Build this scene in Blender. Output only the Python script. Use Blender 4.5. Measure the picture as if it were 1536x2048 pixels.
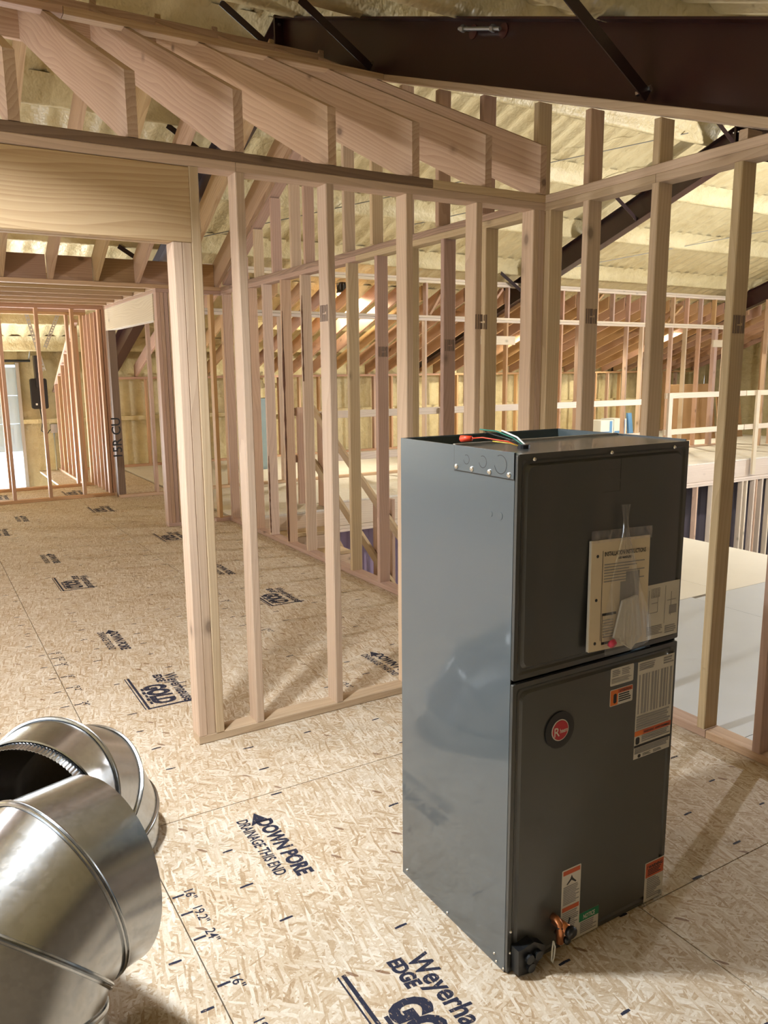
import bpy, math, random
from mathutils import Vector, Matrix
random.seed(7)
sc = bpy.context.scene
for o in list(bpy.data.objects):
    bpy.data.objects.remove(o, do_unlink=True)
COL = sc.collection

# ------------------------------------------------------------------ camera
cd = bpy.data.cameras.new('camera')
cam = bpy.data.objects.new('camera', cd)
COL.objects.link(cam)
cd.sensor_fit = 'VERTICAL'
cd.sensor_height = 36.0
cd.lens = 1569.247 / 2048 * 36.0
cd.clip_start = 0.02
cd.clip_end = 200
R_ = Vector((0.85747, -0.514462, -0.008573))
U_ = Vector((0.098924, 0.148483, 0.983955))
F_ = Vector((0.504934, 0.84456, -0.178212))
M = Matrix(((R_.x, U_.x, -F_.x, 0.0), (R_.y, U_.y, -F_.y, 0.0), (R_.z, U_.z, -F_.z, 1.5886), (0, 0, 0, 1)))
cam.matrix_world = M
sc.camera = cam

# ------------------------------------------------------------------ world, daylight, exposure
w = bpy.data.worlds.new('overcast_sky')
sc.world = w
w.use_nodes = True
bg = w.node_tree.nodes['Background']
bg.inputs[0].default_value = (0.80, 0.90, 1.0, 1)
bg.inputs[1].default_value = 2.2
vs = sc.view_settings
vs.view_transform = 'Standard'
vs.look = 'None'
vs.gamma = 1.0
vs.use_curve_mapping = False
vs.exposure = -0.22
sc.cycles.max_bounces = 5
sc.cycles.diffuse_bounces = 3
sc.cycles.glossy_bounces = 2
sc.cycles.transparent_max_bounces = 10
sc.cycles.sample_clamp_indirect = 6.0
sc.cycles.caustics_reflective = False
sc.cycles.caustics_refractive = False
sc.cycles.use_denoising = True
sc.cycles.use_adaptive_sampling = True
sc.cycles.adaptive_threshold = 0.1
sc.cycles.adaptive_min_samples = 12


def area(name, loc, target, sx, sy, power, color, spread=math.pi):
    l = bpy.data.lights.new(name, 'AREA')
    l.shape = 'RECTANGLE'
    l.size = sx
    l.size_y = sy
    l.energy = power
    l.color = color
    l.spread = spread
    o = bpy.data.objects.new(name, l)
    COL.objects.link(o)
    o.location = loc
    d = Vector(target) - Vector(loc)
    o.rotation_euler = d.to_track_quat('-Z', 'Y').to_euler()
    return o


# daylight through the raised overhead door and right hand windows, plus added left fill
area('left_fill_light', (-3.9, 2.5, 1.55), (1.0, 3.0, 2.0), 3.9, 2.0, 95, (0.93, 0.97, 1.0))  # added fill from out of view, lifts the rafters' left faces
area('daylight_overhead_door', (-0.65, 13.85, -1.15), (-0.65, 0, -0.2), 4.2, 2.9, 1500, (0.93, 0.97, 1.0))
area('daylight_right_window', (16.5, 2.6, 2.0), (6.0, 3.2, 0.8), 3.0, 2.0, 650, (0.88, 0.93, 1.0))

# ------------------------------------------------------------------ materials


def newmat(name):
    m = bpy.data.materials.new(name)
    m.use_nodes = True
    nt = m.node_tree
    for n in list(nt.nodes):
        nt.nodes.remove(n)
    out = nt.nodes.new('ShaderNodeOutputMaterial')
    b = nt.nodes.new('ShaderNodeBsdfPrincipled')
    nt.links.new(b.outputs[0], out.inputs[0])
    return m, nt, b


class G:
    """small helper to write node graphs"""
    def __init__(s, nt):
        s.nt = nt

    def n(s, t, **kw):
        nd = s.nt.nodes.new(t)
        for k, v in kw.items():
            setattr(nd, k, v)
        return nd

    def l(s, a, b):
        s.nt.links.new(a, b)

    def math(s, op, a, b=None, c=None):
        nd = s.n('ShaderNodeMath', operation=op)
        for i, v in enumerate((a, b, c)):
            if v is None:
                continue
            if isinstance(v, (int, float)):
                nd.inputs[i].default_value = v
            else:
                s.l(v, nd.inputs[i])
        return nd.outputs[0]

    def vmath(s, op, a, b):
        nd = s.n('ShaderNodeVectorMath', operation=op)
        for i, v in enumerate((a, b)):
            if isinstance(v, (tuple, list)):
                nd.inputs[i].default_value = v
            else:
                s.l(v, nd.inputs[i])
        return nd.outputs[0]

    def mapping(s, v, scale=(1, 1, 1), rot=(0, 0, 0)):
        nd = s.n('ShaderNodeMapping')
        nd.inputs['Scale'].default_value = scale
        nd.inputs['Rotation'].default_value = rot
        s.l(v, nd.inputs['Vector'])
        return nd.outputs[0]

    def noise(s, v, scale, detail=3, rough=0.5, dist=0.0):
        nd = s.n('ShaderNodeTexNoise')
        nd.inputs['Scale'].default_value = scale
        nd.inputs['Detail'].default_value = detail
        nd.inputs['Roughness'].default_value = rough
        nd.inputs['Distortion'].default_value = dist
        if v is not None:
            s.l(v, nd.inputs['Vector'])
        return nd

    def voro(s, v, scale, feature='F1', rnd=1.0, dims='3D'):
        nd = s.n('ShaderNodeTexVoronoi', feature=feature, voronoi_dimensions=dims)
        nd.inputs['Scale'].default_value = scale
        nd.inputs['Randomness'].default_value = rnd
        s.l(v, nd.inputs['Vector'])
        return nd

    def ramp(s, f, stops, interp='LINEAR'):
        nd = s.n('ShaderNodeValToRGB')
        cr = nd.color_ramp
        cr.interpolation = interp
        while len(cr.elements) < len(stops):
            cr.elements.new(0.5)
        for e, (p, c) in zip(cr.elements, stops):
            e.position = p
            e.color = (*c, 1) if len(c) == 3 else c
        s.l(f, nd.inputs[0])
        return nd.outputs[0]

    def mix(s, f, a, b, mode='MIX'):
        nd = s.n('ShaderNodeMix', data_type='RGBA', blend_type=mode)
        for i, v in ((0, f), (6, a), (7, b)):
            if isinstance(v, (int, float)):
                nd.inputs[i].default_value = v
            elif isinstance(v, (tuple, list)):
                nd.inputs[i].default_value = (*v, 1) if len(v) == 3 else v
            else:
                s.l(v, nd.inputs[i])
        return nd.outputs[2]

    def bump(s, h, strength, dist, b):
        nd = s.n('ShaderNodeBump')
        nd.inputs['Strength'].default_value = strength
        nd.inputs['Distance'].default_value = dist
        s.l(h, nd.inputs['Height'])
        s.l(nd.outputs[0], b.inputs['Normal'])


def objcoord(g, amount=37.0):
    tc = g.n('ShaderNodeTexCoord')
    oi = g.n('ShaderNodeObjectInfo')
    r = g.math('MULTIPLY', oi.outputs['Random'], amount)
    cb = g.n('ShaderNodeCombineXYZ')
    g.l(r, cb.inputs[0])
    g.l(g.math('MULTIPLY', r, 1.7), cb.inputs[1])
    g.l(g.math('MULTIPLY', r, 2.3), cb.inputs[2])
    return g.vmath('ADD', tc.outputs['Object'], cb.outputs[0]), oi.outputs['Random'], tc.outputs['Object']


def wood(name, light, dark, knots=1.0, spread=0.22, rough=0.62):
    m, nt, b = newmat(name)
    g = G(nt)
    v, rnd, raw = objcoord(g)
    # growth rings: cylinders round an axis that wanders along the board's length
    warp = g.noise(g.mapping(v, (0.55, 3.0, 3.0)), 1.6, 1, 0.5)
    wv = g.vmath('SCALE', g.vmath('SUBTRACT', warp.outputs['Color'], (0.5, 0.5, 0.5)), (0, 0, 0))
    wv.node.inputs['Scale'].default_value = 0.16
    v2 = g.vmath('ADD', g.mapping(v, (0.06, 1, 1)), wv)
    wt = g.n('ShaderNodeTexWave', wave_type='RINGS', rings_direction='X', wave_profile='SAW')
    wt.inputs['Scale'].default_value = 17.0
    wt.inputs['Distortion'].default_value = 1.4
    wt.inputs['Detail'].default_value = 1.0
    wt.inputs['Detail Scale'].default_value = 1.2
    g.l(v2, wt.inputs['Vector'])
    fib = g.noise(g.mapping(v, (2.2, 160, 160)), 1.0, 1, 0.6)
    blot = g.noise(g.mapping(v, (1.0, 5, 5)), 1.3, 1, 0.5)
    f = g.math('ADD', g.math('MULTIPLY', wt.outputs['Fac'], 0.36),
               g.math('ADD', g.math('MULTIPLY', fib.outputs['Fac'], 0.30), g.math('MULTIPLY', blot.outputs['Fac'], 0.42)))
    col = g.ramp(f, [(0.22, light), (0.62, tuple((a * .55 + c * .45) for a, c in zip(light, dark))), (1.0, dark)])
    # knots
    kv = g.voro(g.mapping(v, (2.6, 4.2, 4.2)), 1.0, 'F1', 1.0)
    kn = g.ramp(kv.outputs['Distance'], [(0.05, (1, 1, 1)), (0.085, (0.35, 0.35, 0.35)), (0.15, (0, 0, 0))])
    pick = g.math('GREATER_THAN', g.n('ShaderNodeSeparateColor').outputs[0], 0.35)
    sepn = pick.node.inputs[0].links[0].from_node
    g.l(kv.outputs['Color'], sepn.inputs[0])
    kf = g.math('MULTIPLY', g.math('MULTIPLY', kn, pick), 0.75 * knots)
    col = g.mix(kf, col, tuple(c * 0.38 for c in dark))
    # tone from board to board
    hv = g.n('ShaderNodeHueSaturation')
    g.l(g.math('MULTIPLY_ADD', rnd, spread, 1.0 - spread * 0.55), hv.inputs['Value'])
    r2 = g.math('FRACT', g.math('MULTIPLY', rnd, 13.7))
    g.l(g.math('MULTIPLY_ADD', r2, 0.028, 0.484), hv.inputs['Hue'])
    g.l(g.math('MULTIPLY_ADD', r2, 0.25, 0.85), hv.inputs['Saturation'])
    g.l(col, hv.inputs['Color'])
    g.l(hv.outputs[0], b.inputs['Base Color'])
    b.inputs['Roughness'].default_value = rough
    b.inputs['Specular IOR Level'].default_value = 0.3
    return m


W_PALE = wood('pale_fir', (0.64, 0.49, 0.33), (0.46, 0.315, 0.195))
W_PINK = wood('pink_fir', (0.57, 0.39, 0.275), (0.41, 0.255, 0.165))
W_RAFT = wood('rafter_fir', (0.60, 0.435, 0.275), (0.36, 0.215, 0.115), 1.0)
W_DARK = wood('weathered_fir', (0.25, 0.165, 0.10), (0.13, 0.08, 0.045), 0.6)
W_ORNG = wood('orange_fir', (0.58, 0.355, 0.20), (0.42, 0.23, 0.12), 0.8)
W_BARK = wood('bark_edged_fir', (0.46, 0.31, 0.20), (0.12, 0.065, 0.04), 1.0)
W_BROWN = wood('brown_fir', (0.42, 0.27, 0.15), (0.25, 0.145, 0.075), 0.9)
W_WHITE = wood('whitish_fir', (0.74, 0.63, 0.50), (0.52, 0.40, 0.28), 0.7)


def osb(name, dark_amt=1.0, pale=0.0):
    m, nt, b = newmat(name)
    g = G(nt)
    v, rnd, raw = objcoord(g, 53.0)
    wob = g.noise(v, 5.0, 2)
    dv = g.vmath('SCALE', g.vmath('SUBTRACT', wob.outputs['Color'], (0.5, 0.5, 0.5)), (0, 0, 0))
    dv.node.inputs['Scale'].default_value = 0.035
    v = g.vmath('ADD', v, dv)
    s = None
    e = None
    for i, (ang, sx, sy) in enumerate(((0.35, 18, 120), (1.25, 21, 130), (2.2, 17, 115), (2.85, 23, 150), (0.8, 19, 125), (1.75, 18, 140))):
        mp = g.mapping(v, (1, 1, 0), (0, 0, ang))
        mp = g.mapping(mp, (sx, sy, 1))
        vo = g.voro(mp, 1.0, 'F1', 1.0, '2D')
        se = g.n('ShaderNodeSeparateColor')
        g.l(vo.outputs['Color'], se.inputs[0])
        if s is None:
            s, e = se.outputs[0], vo.outputs['Distance']
        else:
            on = g.math('GREATER_THAN', se.outputs[1], 0.66)
            s = g.mix(on, s, se.outputs[0])
            e = g.mix(on, e, vo.outputs['Distance'])
    fine = g.noise(v, 130.0, 2, 0.65)
    broad = g.noise(v, 3.2, 2, 0.55)
    f = g.math('ADD', g.math('MULTIPLY', s, 0.56), g.math('ADD', g.math('MULTIPLY', fine.outputs['Fac'], 0.38),
               g.math('MULTIPLY', broad.outputs['Fac'], 0.30)))
    col = g.ramp(f, [(0.20, (0.29, 0.18, 0.095)), (0.36, (0.435, 0.315, 0.195)), (0.55, (0.54, 0.43, 0.305)),
                     (0.78, (0.64, 0.555, 0.445)), (1.0, (0.74, 0.68, 0.59))])
    col = g.mix(g.math('MULTIPLY', g.ramp(e, [(0.0, (0, 0, 0)), (0.55, (0, 0, 0)), (0.95, (1, 1, 1))]), 0.25), col, (0.36, 0.24, 0.13))
    # odd dark strands of bark
    bk = g.voro(g.mapping(g.mapping(v, (1, 1, 0), (0, 0, 0.9)), (16, 60, 1)), 1.0, 'F1', 1.0, '2D')
    sb = g.n('ShaderNodeSeparateColor')
    g.l(bk.outputs['Color'], sb.inputs[0])
    bf = g.math('MULTIPLY', g.math('GREATER_THAN', sb.outputs[1], 0.993), g.math('LESS_THAN', bk.outputs['Distance'], 0.33))
    col = g.mix(g.math('MULTIPLY', bf, 0.8), col, (0.17, 0.075, 0.03))
    if pale:
        col = g.mix(pale, col, (0.72, 0.68, 0.60))
    g.l(col, b.inputs['Base Color'])
    b.inputs['Roughness'].default_value = 0.66
    b.inputs['Specular IOR Level'].default_value = 0.35
    g.bump(fine.outputs['Fac'], 0.22, 0.002, b)
    return m


OSB = osb('oriented_strand_board')
OSB_PALE = osb('pale_strand_board', pale=0.75)


def plain(name, col, rough=0.5, metal=0.0, spec=0.5, coat=0.0, var=0.0, vscale=8.0, bump=0.0, bscale=40.0):
    m, nt, b = newmat(name)
    g = G(nt)
    tc = g.n('ShaderNodeTexCoord')
    nz = g.noise(tc.outputs['Object'], vscale, 3, 0.55)
    k = g.math('MULTIPLY_ADD', nz.outputs['Fac'], var * 2, 1.0 - var)
    hv = g.n('ShaderNodeHueSaturation')
    hv.inputs['Color'].default_value = (*col, 1)
    g.l(k, hv.inputs['Value'])
    g.l(hv.outputs[0], b.inputs['Base Color'])
    b.inputs['Roughness'].default_value = rough
    b.inputs['Metallic'].default_value = metal
    b.inputs['Specular IOR Level'].default_value = spec
    b.inputs['Coat Weight'].default_value = coat
    b.inputs['Coat Roughness'].default_value = 0.06
    if bump:
        n2 = g.noise(tc.outputs['Object'], bscale, 4, 0.6)
        g.bump(n2.outputs['Fac'], bump, 0.01, b)
    return m


def foam_mat(name, col, col2):
    m, nt, b = newmat(name)
    g = G(nt)
    tc = g.n('ShaderNodeTexCoord')
    v = tc.outputs['Object']
    big = g.noise(v, 0.9, 3, 0.55)
    small = g.noise(g.mapping(v, (1.0, 0.6, 1.0)), 7.0, 3, 0.65)
    f = g.math('ADD', g.math('MULTIPLY', big.outputs['Fac'], 0.6), g.math('MULTIPLY', small.outputs['Fac'], 0.4))
    c = g.ramp(f, [(0.32, col2), (0.55, col), (0.78, tuple(min(1, x * 1.15) for x in col))])
    g.l(c, b.inputs['Base Color'])
    b.inputs['Roughness'].default_value = 0.48
    b.inputs['Specular IOR Level'].default_value = 0.4
    g.bump(small.outputs['Fac'], 0.6, 0.05, b)
    return m


FOAM = foam_mat('spray_foam', (0.66, 0.555, 0.315), (0.52, 0.405, 0.20))
STEEL = plain('red_brown_primed_steel', (0.036, 0.011, 0.009), 0.32, 0.0, 0.5, 0.0, 0.25, 3.0, 0.05, 14)
BRACE = plain('dark_brace_steel', (0.030, 0.014, 0.013), 0.4, 0, 0.5, 0, 0.2)
GALV_ROD = plain('zinc_rod', (0.55, 0.56, 0.54), 0.35, 0.85)
CONC = plain('concrete', (0.42, 0.43, 0.44), 0.55, 0, 0.5, 0, 0.15, 1.2, 0.05)
DECK_DIM = plain('deck_board_dim', (0.56, 0.585, 0.61), 0.5, 0, 0.5, 0, 0.06, 3.0, 0.03)  # deck board with the shade of its unlit part put into the colour
DECK_LIT = plain('deck_board_lit', (0.78, 0.73, 0.62), 0.5, 0, 0.5, 0, 0.06, 3.0, 0.03)  # same deck board, coloured as lit beyond the shadow edge
AHU_M = plain('slate_grey_enamel', (0.088, 0.110, 0.126), 0.30, 0.15, 0.5, 0.85, 0.03, 3.0)
AHU_DIM = plain('shaded_grey_enamel', (0.058, 0.060, 0.058), 0.33, 0.1, 0.5, 0.35, 0.03, 3.0)  # cabinet enamel again, with the front's shade put into its colour
AHU_IN = plain('grey_inside', (0.09, 0.12, 0.13), 0.5, 0.1)


def ink():
    m, nt, b = newmat('navy_ink')
    g = G(nt)
    tc = g.n('ShaderNodeTexCoord')
    nz = g.noise(g.mapping(tc.outputs['Object'], (60, 140, 1)), 1.0, 4, 0.65)
    g.l(g.ramp(nz.outputs['Fac'], [(0.60, (0.022, 0.024, 0.045)), (0.68, (0.40, 0.29, 0.19))]), b.inputs['Base Color'])
    b.inputs['Roughness'].default_value = 0.7
    b.inputs['Specular IOR Level'].default_value = 0.2
    return m


INK = ink()
LINK = plain('label_black', (0.02, 0.02, 0.022), 0.6)
LGREY = plain('label_grey_print', (0.28, 0.27, 0.26), 0.6)
PAPER = plain('label_paper', (0.62, 0.59, 0.52), 0.5)
BOOK = plain('cream_paper', (0.70, 0.60, 0.44), 0.6)
ORANGE = plain('label_orange', (0.72, 0.18, 0.03), 0.5)
REDOR = plain('label_red_orange', (0.55, 0.10, 0.035), 0.5)
GREEN = plain('label_green', (0.01, 0.20, 0.09), 0.5)
RED = plain('badge_red', (0.42, 0.015, 0.03), 0.3)
BLACK = plain('black_plastic', (0.008, 0.009, 0.011), 0.38)
WHITE = plain('white_plastic', (0.75, 0.75, 0.72), 0.4)
COPPER = plain('copper_pipe', (0.60, 0.24, 0.11), 0.32, 0.9)
BRASS = plain('screw_zinc', (0.72, 0.71, 0.68), 0.25, 0.95)
REDW = plain('red_cap', (0.75, 0.06, 0.02), 0.4)
PURPLE = plain('mauve_wall_panel', (0.33, 0.25, 0.37), 0.5, 0, 0.5, 0, 0.05)
GREENP = plain('grey_green_metal', (0.24, 0.31, 0.31), 0.4, 0.3)
DOORM = plain('pale_blue_door_panel', (0.55, 0.66, 0.76), 0.4)
CARD = plain('brown_cardboard', (0.36, 0.21, 0.10), 0.75, 0, 0.2, 0, 0.08, 5)
BLUEB = plain('blue_carton_print', (0.13, 0.30, 0.58), 0.55)
DKBLUE = plain('dark_blue_tarp', (0.06, 0.08, 0.14), 0.6)
TEAL = plain('teal_plastic', (0.02, 0.28, 0.24), 0.5)
BARK = plain('bark', (0.11, 0.045, 0.022), 0.85, 0, .3, 0, .5, 30)
SHEATH = plain('outer_sheet_metal', (0.5, 0.5, 0.48), 0.5, 0.3)


def galv():
    m, nt, b = newmat('galvanised_sheet')
    g = G(nt)
    tc = g.n('ShaderNodeTexCoord')
    v = tc.outputs['Object']
    sp = g.voro(v, 90.0)
    nz = g.noise(v, 2.5, 2, 0.5)
    se = g.n('ShaderNodeSeparateColor')
    g.l(sp.outputs['Color'], se.inputs[0])
    f = g.math('ADD', g.math('MULTIPLY', se.outputs[0], 0.25), g.math('MULTIPLY', nz.outputs['Fac'], 0.75))
    g.l(g.ramp(f, [(0.25, (0.42, 0.44, 0.46)), (0.75, (0.52, 0.535, 0.55))]), b.inputs['Base Color'])
    b.inputs['Metallic'].default_value = 1.0
    g.l(g.math('MULTIPLY_ADD', f, 0.10, 0.17), b.inputs['Roughness'])
    return m


GALV = galv()


def clear_film():
    m, nt, b = newmat('clear_plastic_film')
    g = G(nt)
    out = [n for n in nt.nodes if n.type == 'OUTPUT_MATERIAL'][0]
    tr = g.n('ShaderNodeBsdfTransparent')
    gl = g.n('ShaderNodeBsdfGlossy')
    gl.inputs['Roughness'].default_value = 0.12
    gl.inputs['Color'].default_value = (0.9, 0.92, 0.95, 1)
    df = g.n('ShaderNodeBsdfDiffuse')
    df.inputs['Color'].default_value = (0.75, 0.77, 0.80, 1)
    tc = g.n('ShaderNodeTexCoord')
    nz = g.noise(g.mapping(tc.outputs['Object'], (60, 1, 6)), 1.0, 3, 0.6)
    m1 = g.n('ShaderNodeMixShader')
    g.l(g.ramp(nz.outputs['Fac'], [(0.50, (0.015, 0.015, 0.015)), (0.80, (0.28, 0.28, 0.28))]), m1.inputs[0])
    g.l(tr.outputs[0], m1.inputs[1])
    g.l(df.outputs[0], m1.inputs[2])
    m2 = g.n('ShaderNodeMixShader')
    m2.inputs[0].default_value = 0.16
    g.l(m1.outputs[0], m2.inputs[1])
    g.l(gl.outputs[0], m2.inputs[2])
    g.l(m2.outputs[0], out.inputs[0])
    return m


FILM = clear_film()


def emis(name, col, strength):
    m, nt, b = newmat(name)
    b.inputs['Base Color'].default_value = (*col, 1)
    b.inputs['Emission Color'].default_value = (*col, 1)
    b.inputs['Emission Strength'].default_value = strength
    return m


LAMPGLOW = emis('lamp_lens', (1.0, 0.97, 0.85), 18.0)

# ------------------------------------------------------------------ object helpers


def empty(name, loc=(0, 0, 0), kind=None, label=None, cat=None, group=None, rz=0.0):
    o = bpy.data.objects.new(name, None)
    COL.objects.link(o)
    o.location = loc
    o.rotation_euler = (0, 0, rz)
    o.empty_display_size = 0.1
    tag(o, label, cat, group, kind)
    return o


def tag(o, label=None, cat=None, group=None, kind=None):
    if label:
        o['label'] = label
    if cat:
        o['category'] = cat
    if group:
        o['group'] = group
    if kind:
        o['kind'] = kind
    return o


def world_of(o):
    m = Matrix.Translation(o.location) @ o.rotation_euler.to_matrix().to_4x4() if o.rotation_mode != 'QUATERNION' else o.matrix_basis.copy()
    return m


def link(name, me, mat, parent=None, mw=None, local=False):
    o = bpy.data.objects.new(name, me)
    COL.objects.link(o)
    if mat is not None and len(me.materials) == 0:
        me.materials.append(mat)
    if mat is not None and me.materials[0] != mat:
        o.material_slots[0].link = 'OBJECT'
        o.material_slots[0].material = mat
    mw = mw or Matrix.Identity(4)
    if parent is not None:
        o.parent = parent
        if not local:
            pm = chain(parent)
            o.matrix_basis = pm.inverted() @ mw
            return o
    o.matrix_basis = mw
    return o


def chain(o):
    m = o.matrix_basis.copy()
    while o.parent is not None:
        o = o.parent
        m = o.matrix_basis @ m
    return m


class MB:
    def __init__(s):
        s.v, s.f = [], []

    def add(s, vs, fs):
        k = len(s.v)
        s.v += [tuple(x) for x in vs]
        s.f += [tuple(i + k for i in f) for f in fs]

    def box(s, x0, x1, y0, y1, z0, z1):
        s.add([(x0, y0, z0), (x1, y0, z0), (x1, y1, z0), (x0, y1, z0), (x0, y0, z1), (x1, y0, z1), (x1, y1, z1), (x0, y1, z1)],
              [(0, 3, 2, 1), (4, 5, 6, 7), (0, 1, 5, 4), (1, 2, 6, 5), (2, 3, 7, 6), (3, 0, 4, 7)])

    def quad(s, a, b, c, d):
        s.add([a, b, c, d], [(0, 1, 2, 3)])

    def prism(s, poly, ax, a, b):
        """poly in the two other axes, extruded along axis ax from a to b"""
        n = len(poly)

        def P(q, h):
            if ax == 0:
                return (h, q[0], q[1])
            if ax == 1:
                return (q[0], h, q[1])
            return (q[0], q[1], h)
        vs = [P(q, a) for q in poly] + [P(q, b) for q in poly]
        fs = [tuple(range(n))[::-1], tuple(range(n, 2 * n))] + [(i, (i + 1) % n, n + (i + 1) % n, n + i) for i in range(n)]
        s.add(vs, fs)

    def tube(s, pts, r, n=10, caps=True):
        pts = [Vector(p) for p in pts]
        k0 = len(s.v)
        up = None
        for i, p in enumerate(pts):
            d = (pts[min(i + 1, len(pts) - 1)] - pts[max(i - 1, 0)]).normalized()
            if up is None:
                up = d.orthogonal().normalized()
            up = (up - d * up.dot(d)).normalized()
            sd = d.cross(up)
            rr = r[i] if isinstance(r, (list, tuple)) else r
            for j in range(n):
                a = 2 * math.pi * j / n
                s.v.append(tuple(p + up * (rr * math.cos(a)) + sd * (rr * math.sin(a))))
        for i in range(len(pts) - 1):
            for j in range(n):
                a = k0 + i * n + j
                b = k0 + i * n + (j + 1) % n
                s.f.append((a, b, b + n, a + n))
        if caps:
            s.f.append(tuple(k0 + j for j in range(n))[::-1])
            s.f.append(tuple(k0 + (len(pts) - 1) * n + j for j in range(n)))

    def mesh(s, name, smooth=False):
        me = bpy.data.meshes.new(name)
        me.from_pydata(s.v, [], s.f)
        me.update()
        me.validate()
        import bmesh
        bm = bmesh.new()
        bm.from_mesh(me)
        bmesh.ops.recalc_face_normals(bm, faces=bm.faces)
        bm.to_mesh(me)
        bm.free()
        if smooth:
            for p in me.polygons:
                p.use_smooth = True
        return me

    def build(s, name, mat, parent=None, smooth=False, mw=None, local=False):
        return link(name, s.mesh(name, smooth), mat, parent, mw, local)


_cache = {}


def board_mesh(L, w, t, plumb=0.0, mat=None):
    """lumber along local X, eased edges; w along Y, t along Z; plumb = shear of the two end cuts (dx per dz)"""
    key = (round(L, 3), round(w, 4), round(t, 4), round(plumb, 3), mat.name if mat else '')
    if key in _cache:
        return _cache[key]
    c = 0.0035
    hw, ht = w / 2, t / 2
    prof = [(-hw + c, -ht), (hw - c, -ht), (hw, -ht + c), (hw, ht - c), (hw - c, ht), (-hw + c, ht), (-hw, ht - c), (-hw, -ht + c)]
    vs = [(-L / 2 + plumb * z, y, z) for y, z in prof] + [(L / 2 + plumb * z, y, z) for y, z in prof]
    fs = [tuple(range(8))[::-1], tuple(range(8, 16))] + [(i, (i + 1) % 8, 8 + (i + 1) % 8, 8 + i) for i in range(8)]
    fs[0] = tuple(range(8))
    fs[1] = tuple(range(8, 16))[::-1]
    mb = MB()
    mb.add(vs, fs)
    me = mb.mesh('lumber')
    _cache[key] = me
    return me


def bx(parent, name, x0, x1, y0, y1, z0, z1, mat):
    """axis aligned board"""
    d = (x1 - x0, y1 - y0, z1 - z0)
    c = ((x0 + x1) / 2, (y0 + y1) / 2, (z0 + z1) / 2)
    ax = d.index(max(d))
    if ax == 0:
        me = board_mesh(d[0], d[1], d[2], 0, mat)
        m = Matrix.Identity(4)
    elif ax == 1:
        me = board_mesh(d[1], d[0], d[2], 0, mat)
        m = Matrix(((0, -1, 0, 0), (1, 0, 0, 0), (0, 0, 1, 0), (0, 0, 0, 1)))
    else:
        me = board_mesh(d[2], d[1], d[0], 0, mat)
        m = Matrix(((0, 0, -1, 0), (0, 1, 0, 0), (1, 0, 0, 0), (0, 0, 0, 1)))
    return link(name, me, mat, parent, Matrix.Translation(c) @ m)


def sloped(parent, name, a, b, w, t, mat, plumb=True, side=(1, 0, 0)):
    """board whose centre line runs a to b; w along `side`, t across; plumb end cuts for boards rising along Y"""
    a, b = Vector(a), Vector(b)
    x = (b - a).normalized()
    y = Vector(side)
    y = (y - x * y.dot(x)).normalized()
    z = x.cross(y)
    if z.z < 0:
        y, z = -y, -z
    L = (b - a).length
    # vertical direction expressed in (x, z): plumb cut shear dx/dz
    sh = (Vector((0, 0, 1)).dot(x) / max(1e-6, Vector((0, 0, 1)).dot(z))) if plumb else 0.0
    me = board_mesh(L, w, t, sh, mat)
    c = (a + b) / 2
    m = Matrix(((x.x, y.x, z.x, c.x), (x.y, y.y, z.y, c.y), (x.z, y.z, z.z, c.z), (0, 0, 0, 1)))
    return link(name, me, mat, parent, m)


T = 0.0381
D4 = 0.0889
SP = 0.4064


def text_mesh(s, size, bold=0.0, shear=0.0, spacing=1.0, align='LEFT', xs=1.0):
    cu = bpy.data.curves.new('t', 'FONT')
    cu.body = s
    cu.size = size
    cu.offset = bold
    cu.shear = shear
    cu.space_character = spacing
    cu.align_x = align
    cu.resolution_u = 3
    o = bpy.data.objects.new('t', cu)
    COL.objects.link(o)
    dg = bpy.context.evaluated_depsgraph_get()
    dg.update()
    me = bpy.data.meshes.new_from_object(o.evaluated_get(dg))
    bpy.data.objects.remove(o, do_unlink=True)
    bpy.data.curves.remove(cu)
    me.materials.clear()
    if xs != 1.0:
        for v in me.vertices:
            v.co.x *= xs
    return me


def zroof(y):          # underside of the purlins
    return 4.45 - 0.351 * abs(y - 6.5)


def zbeam(y):          # underside of the steel rafters
    return 2.509 + 0.351 * (6.5 - abs(y - 6.5) - 1.966)


# ================================================================== THE SHELL
XL, XR, YN, YF = -4.0, 18.5, -1.0, 14.0
ZG = -2.7
# --- ceiling: foam sprayed on ribbed roof sheets
mb = MB()
nx = int((XR - XL) / 0.05)
ys = [YN + (6.5 - YN) * i / 22 for i in range(23)] + [6.5 + (YF - 6.5) * i / 22 for i in range(1, 23)]
rr = random.Random(3)
wob = [[rr.uniform(-1, 1) for _ in range(60)] for _ in range(120)]


def wn(x, y):
    i, j = (x - XL) / 0.4, (y - YN) / 0.5
    i0, j0 = int(i), int(j)
    fx, fy = i - i0, j - j0
    q = lambda a, b: wob[a % 120][b % 60]
    return (q(i0, j0) * (1 - fx) + q(i0 + 1, j0) * fx) * (1 - fy) + (q(i0, j0 + 1) * (1 - fx) + q(i0 + 1, j0 + 1) * fx) * fy


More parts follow.
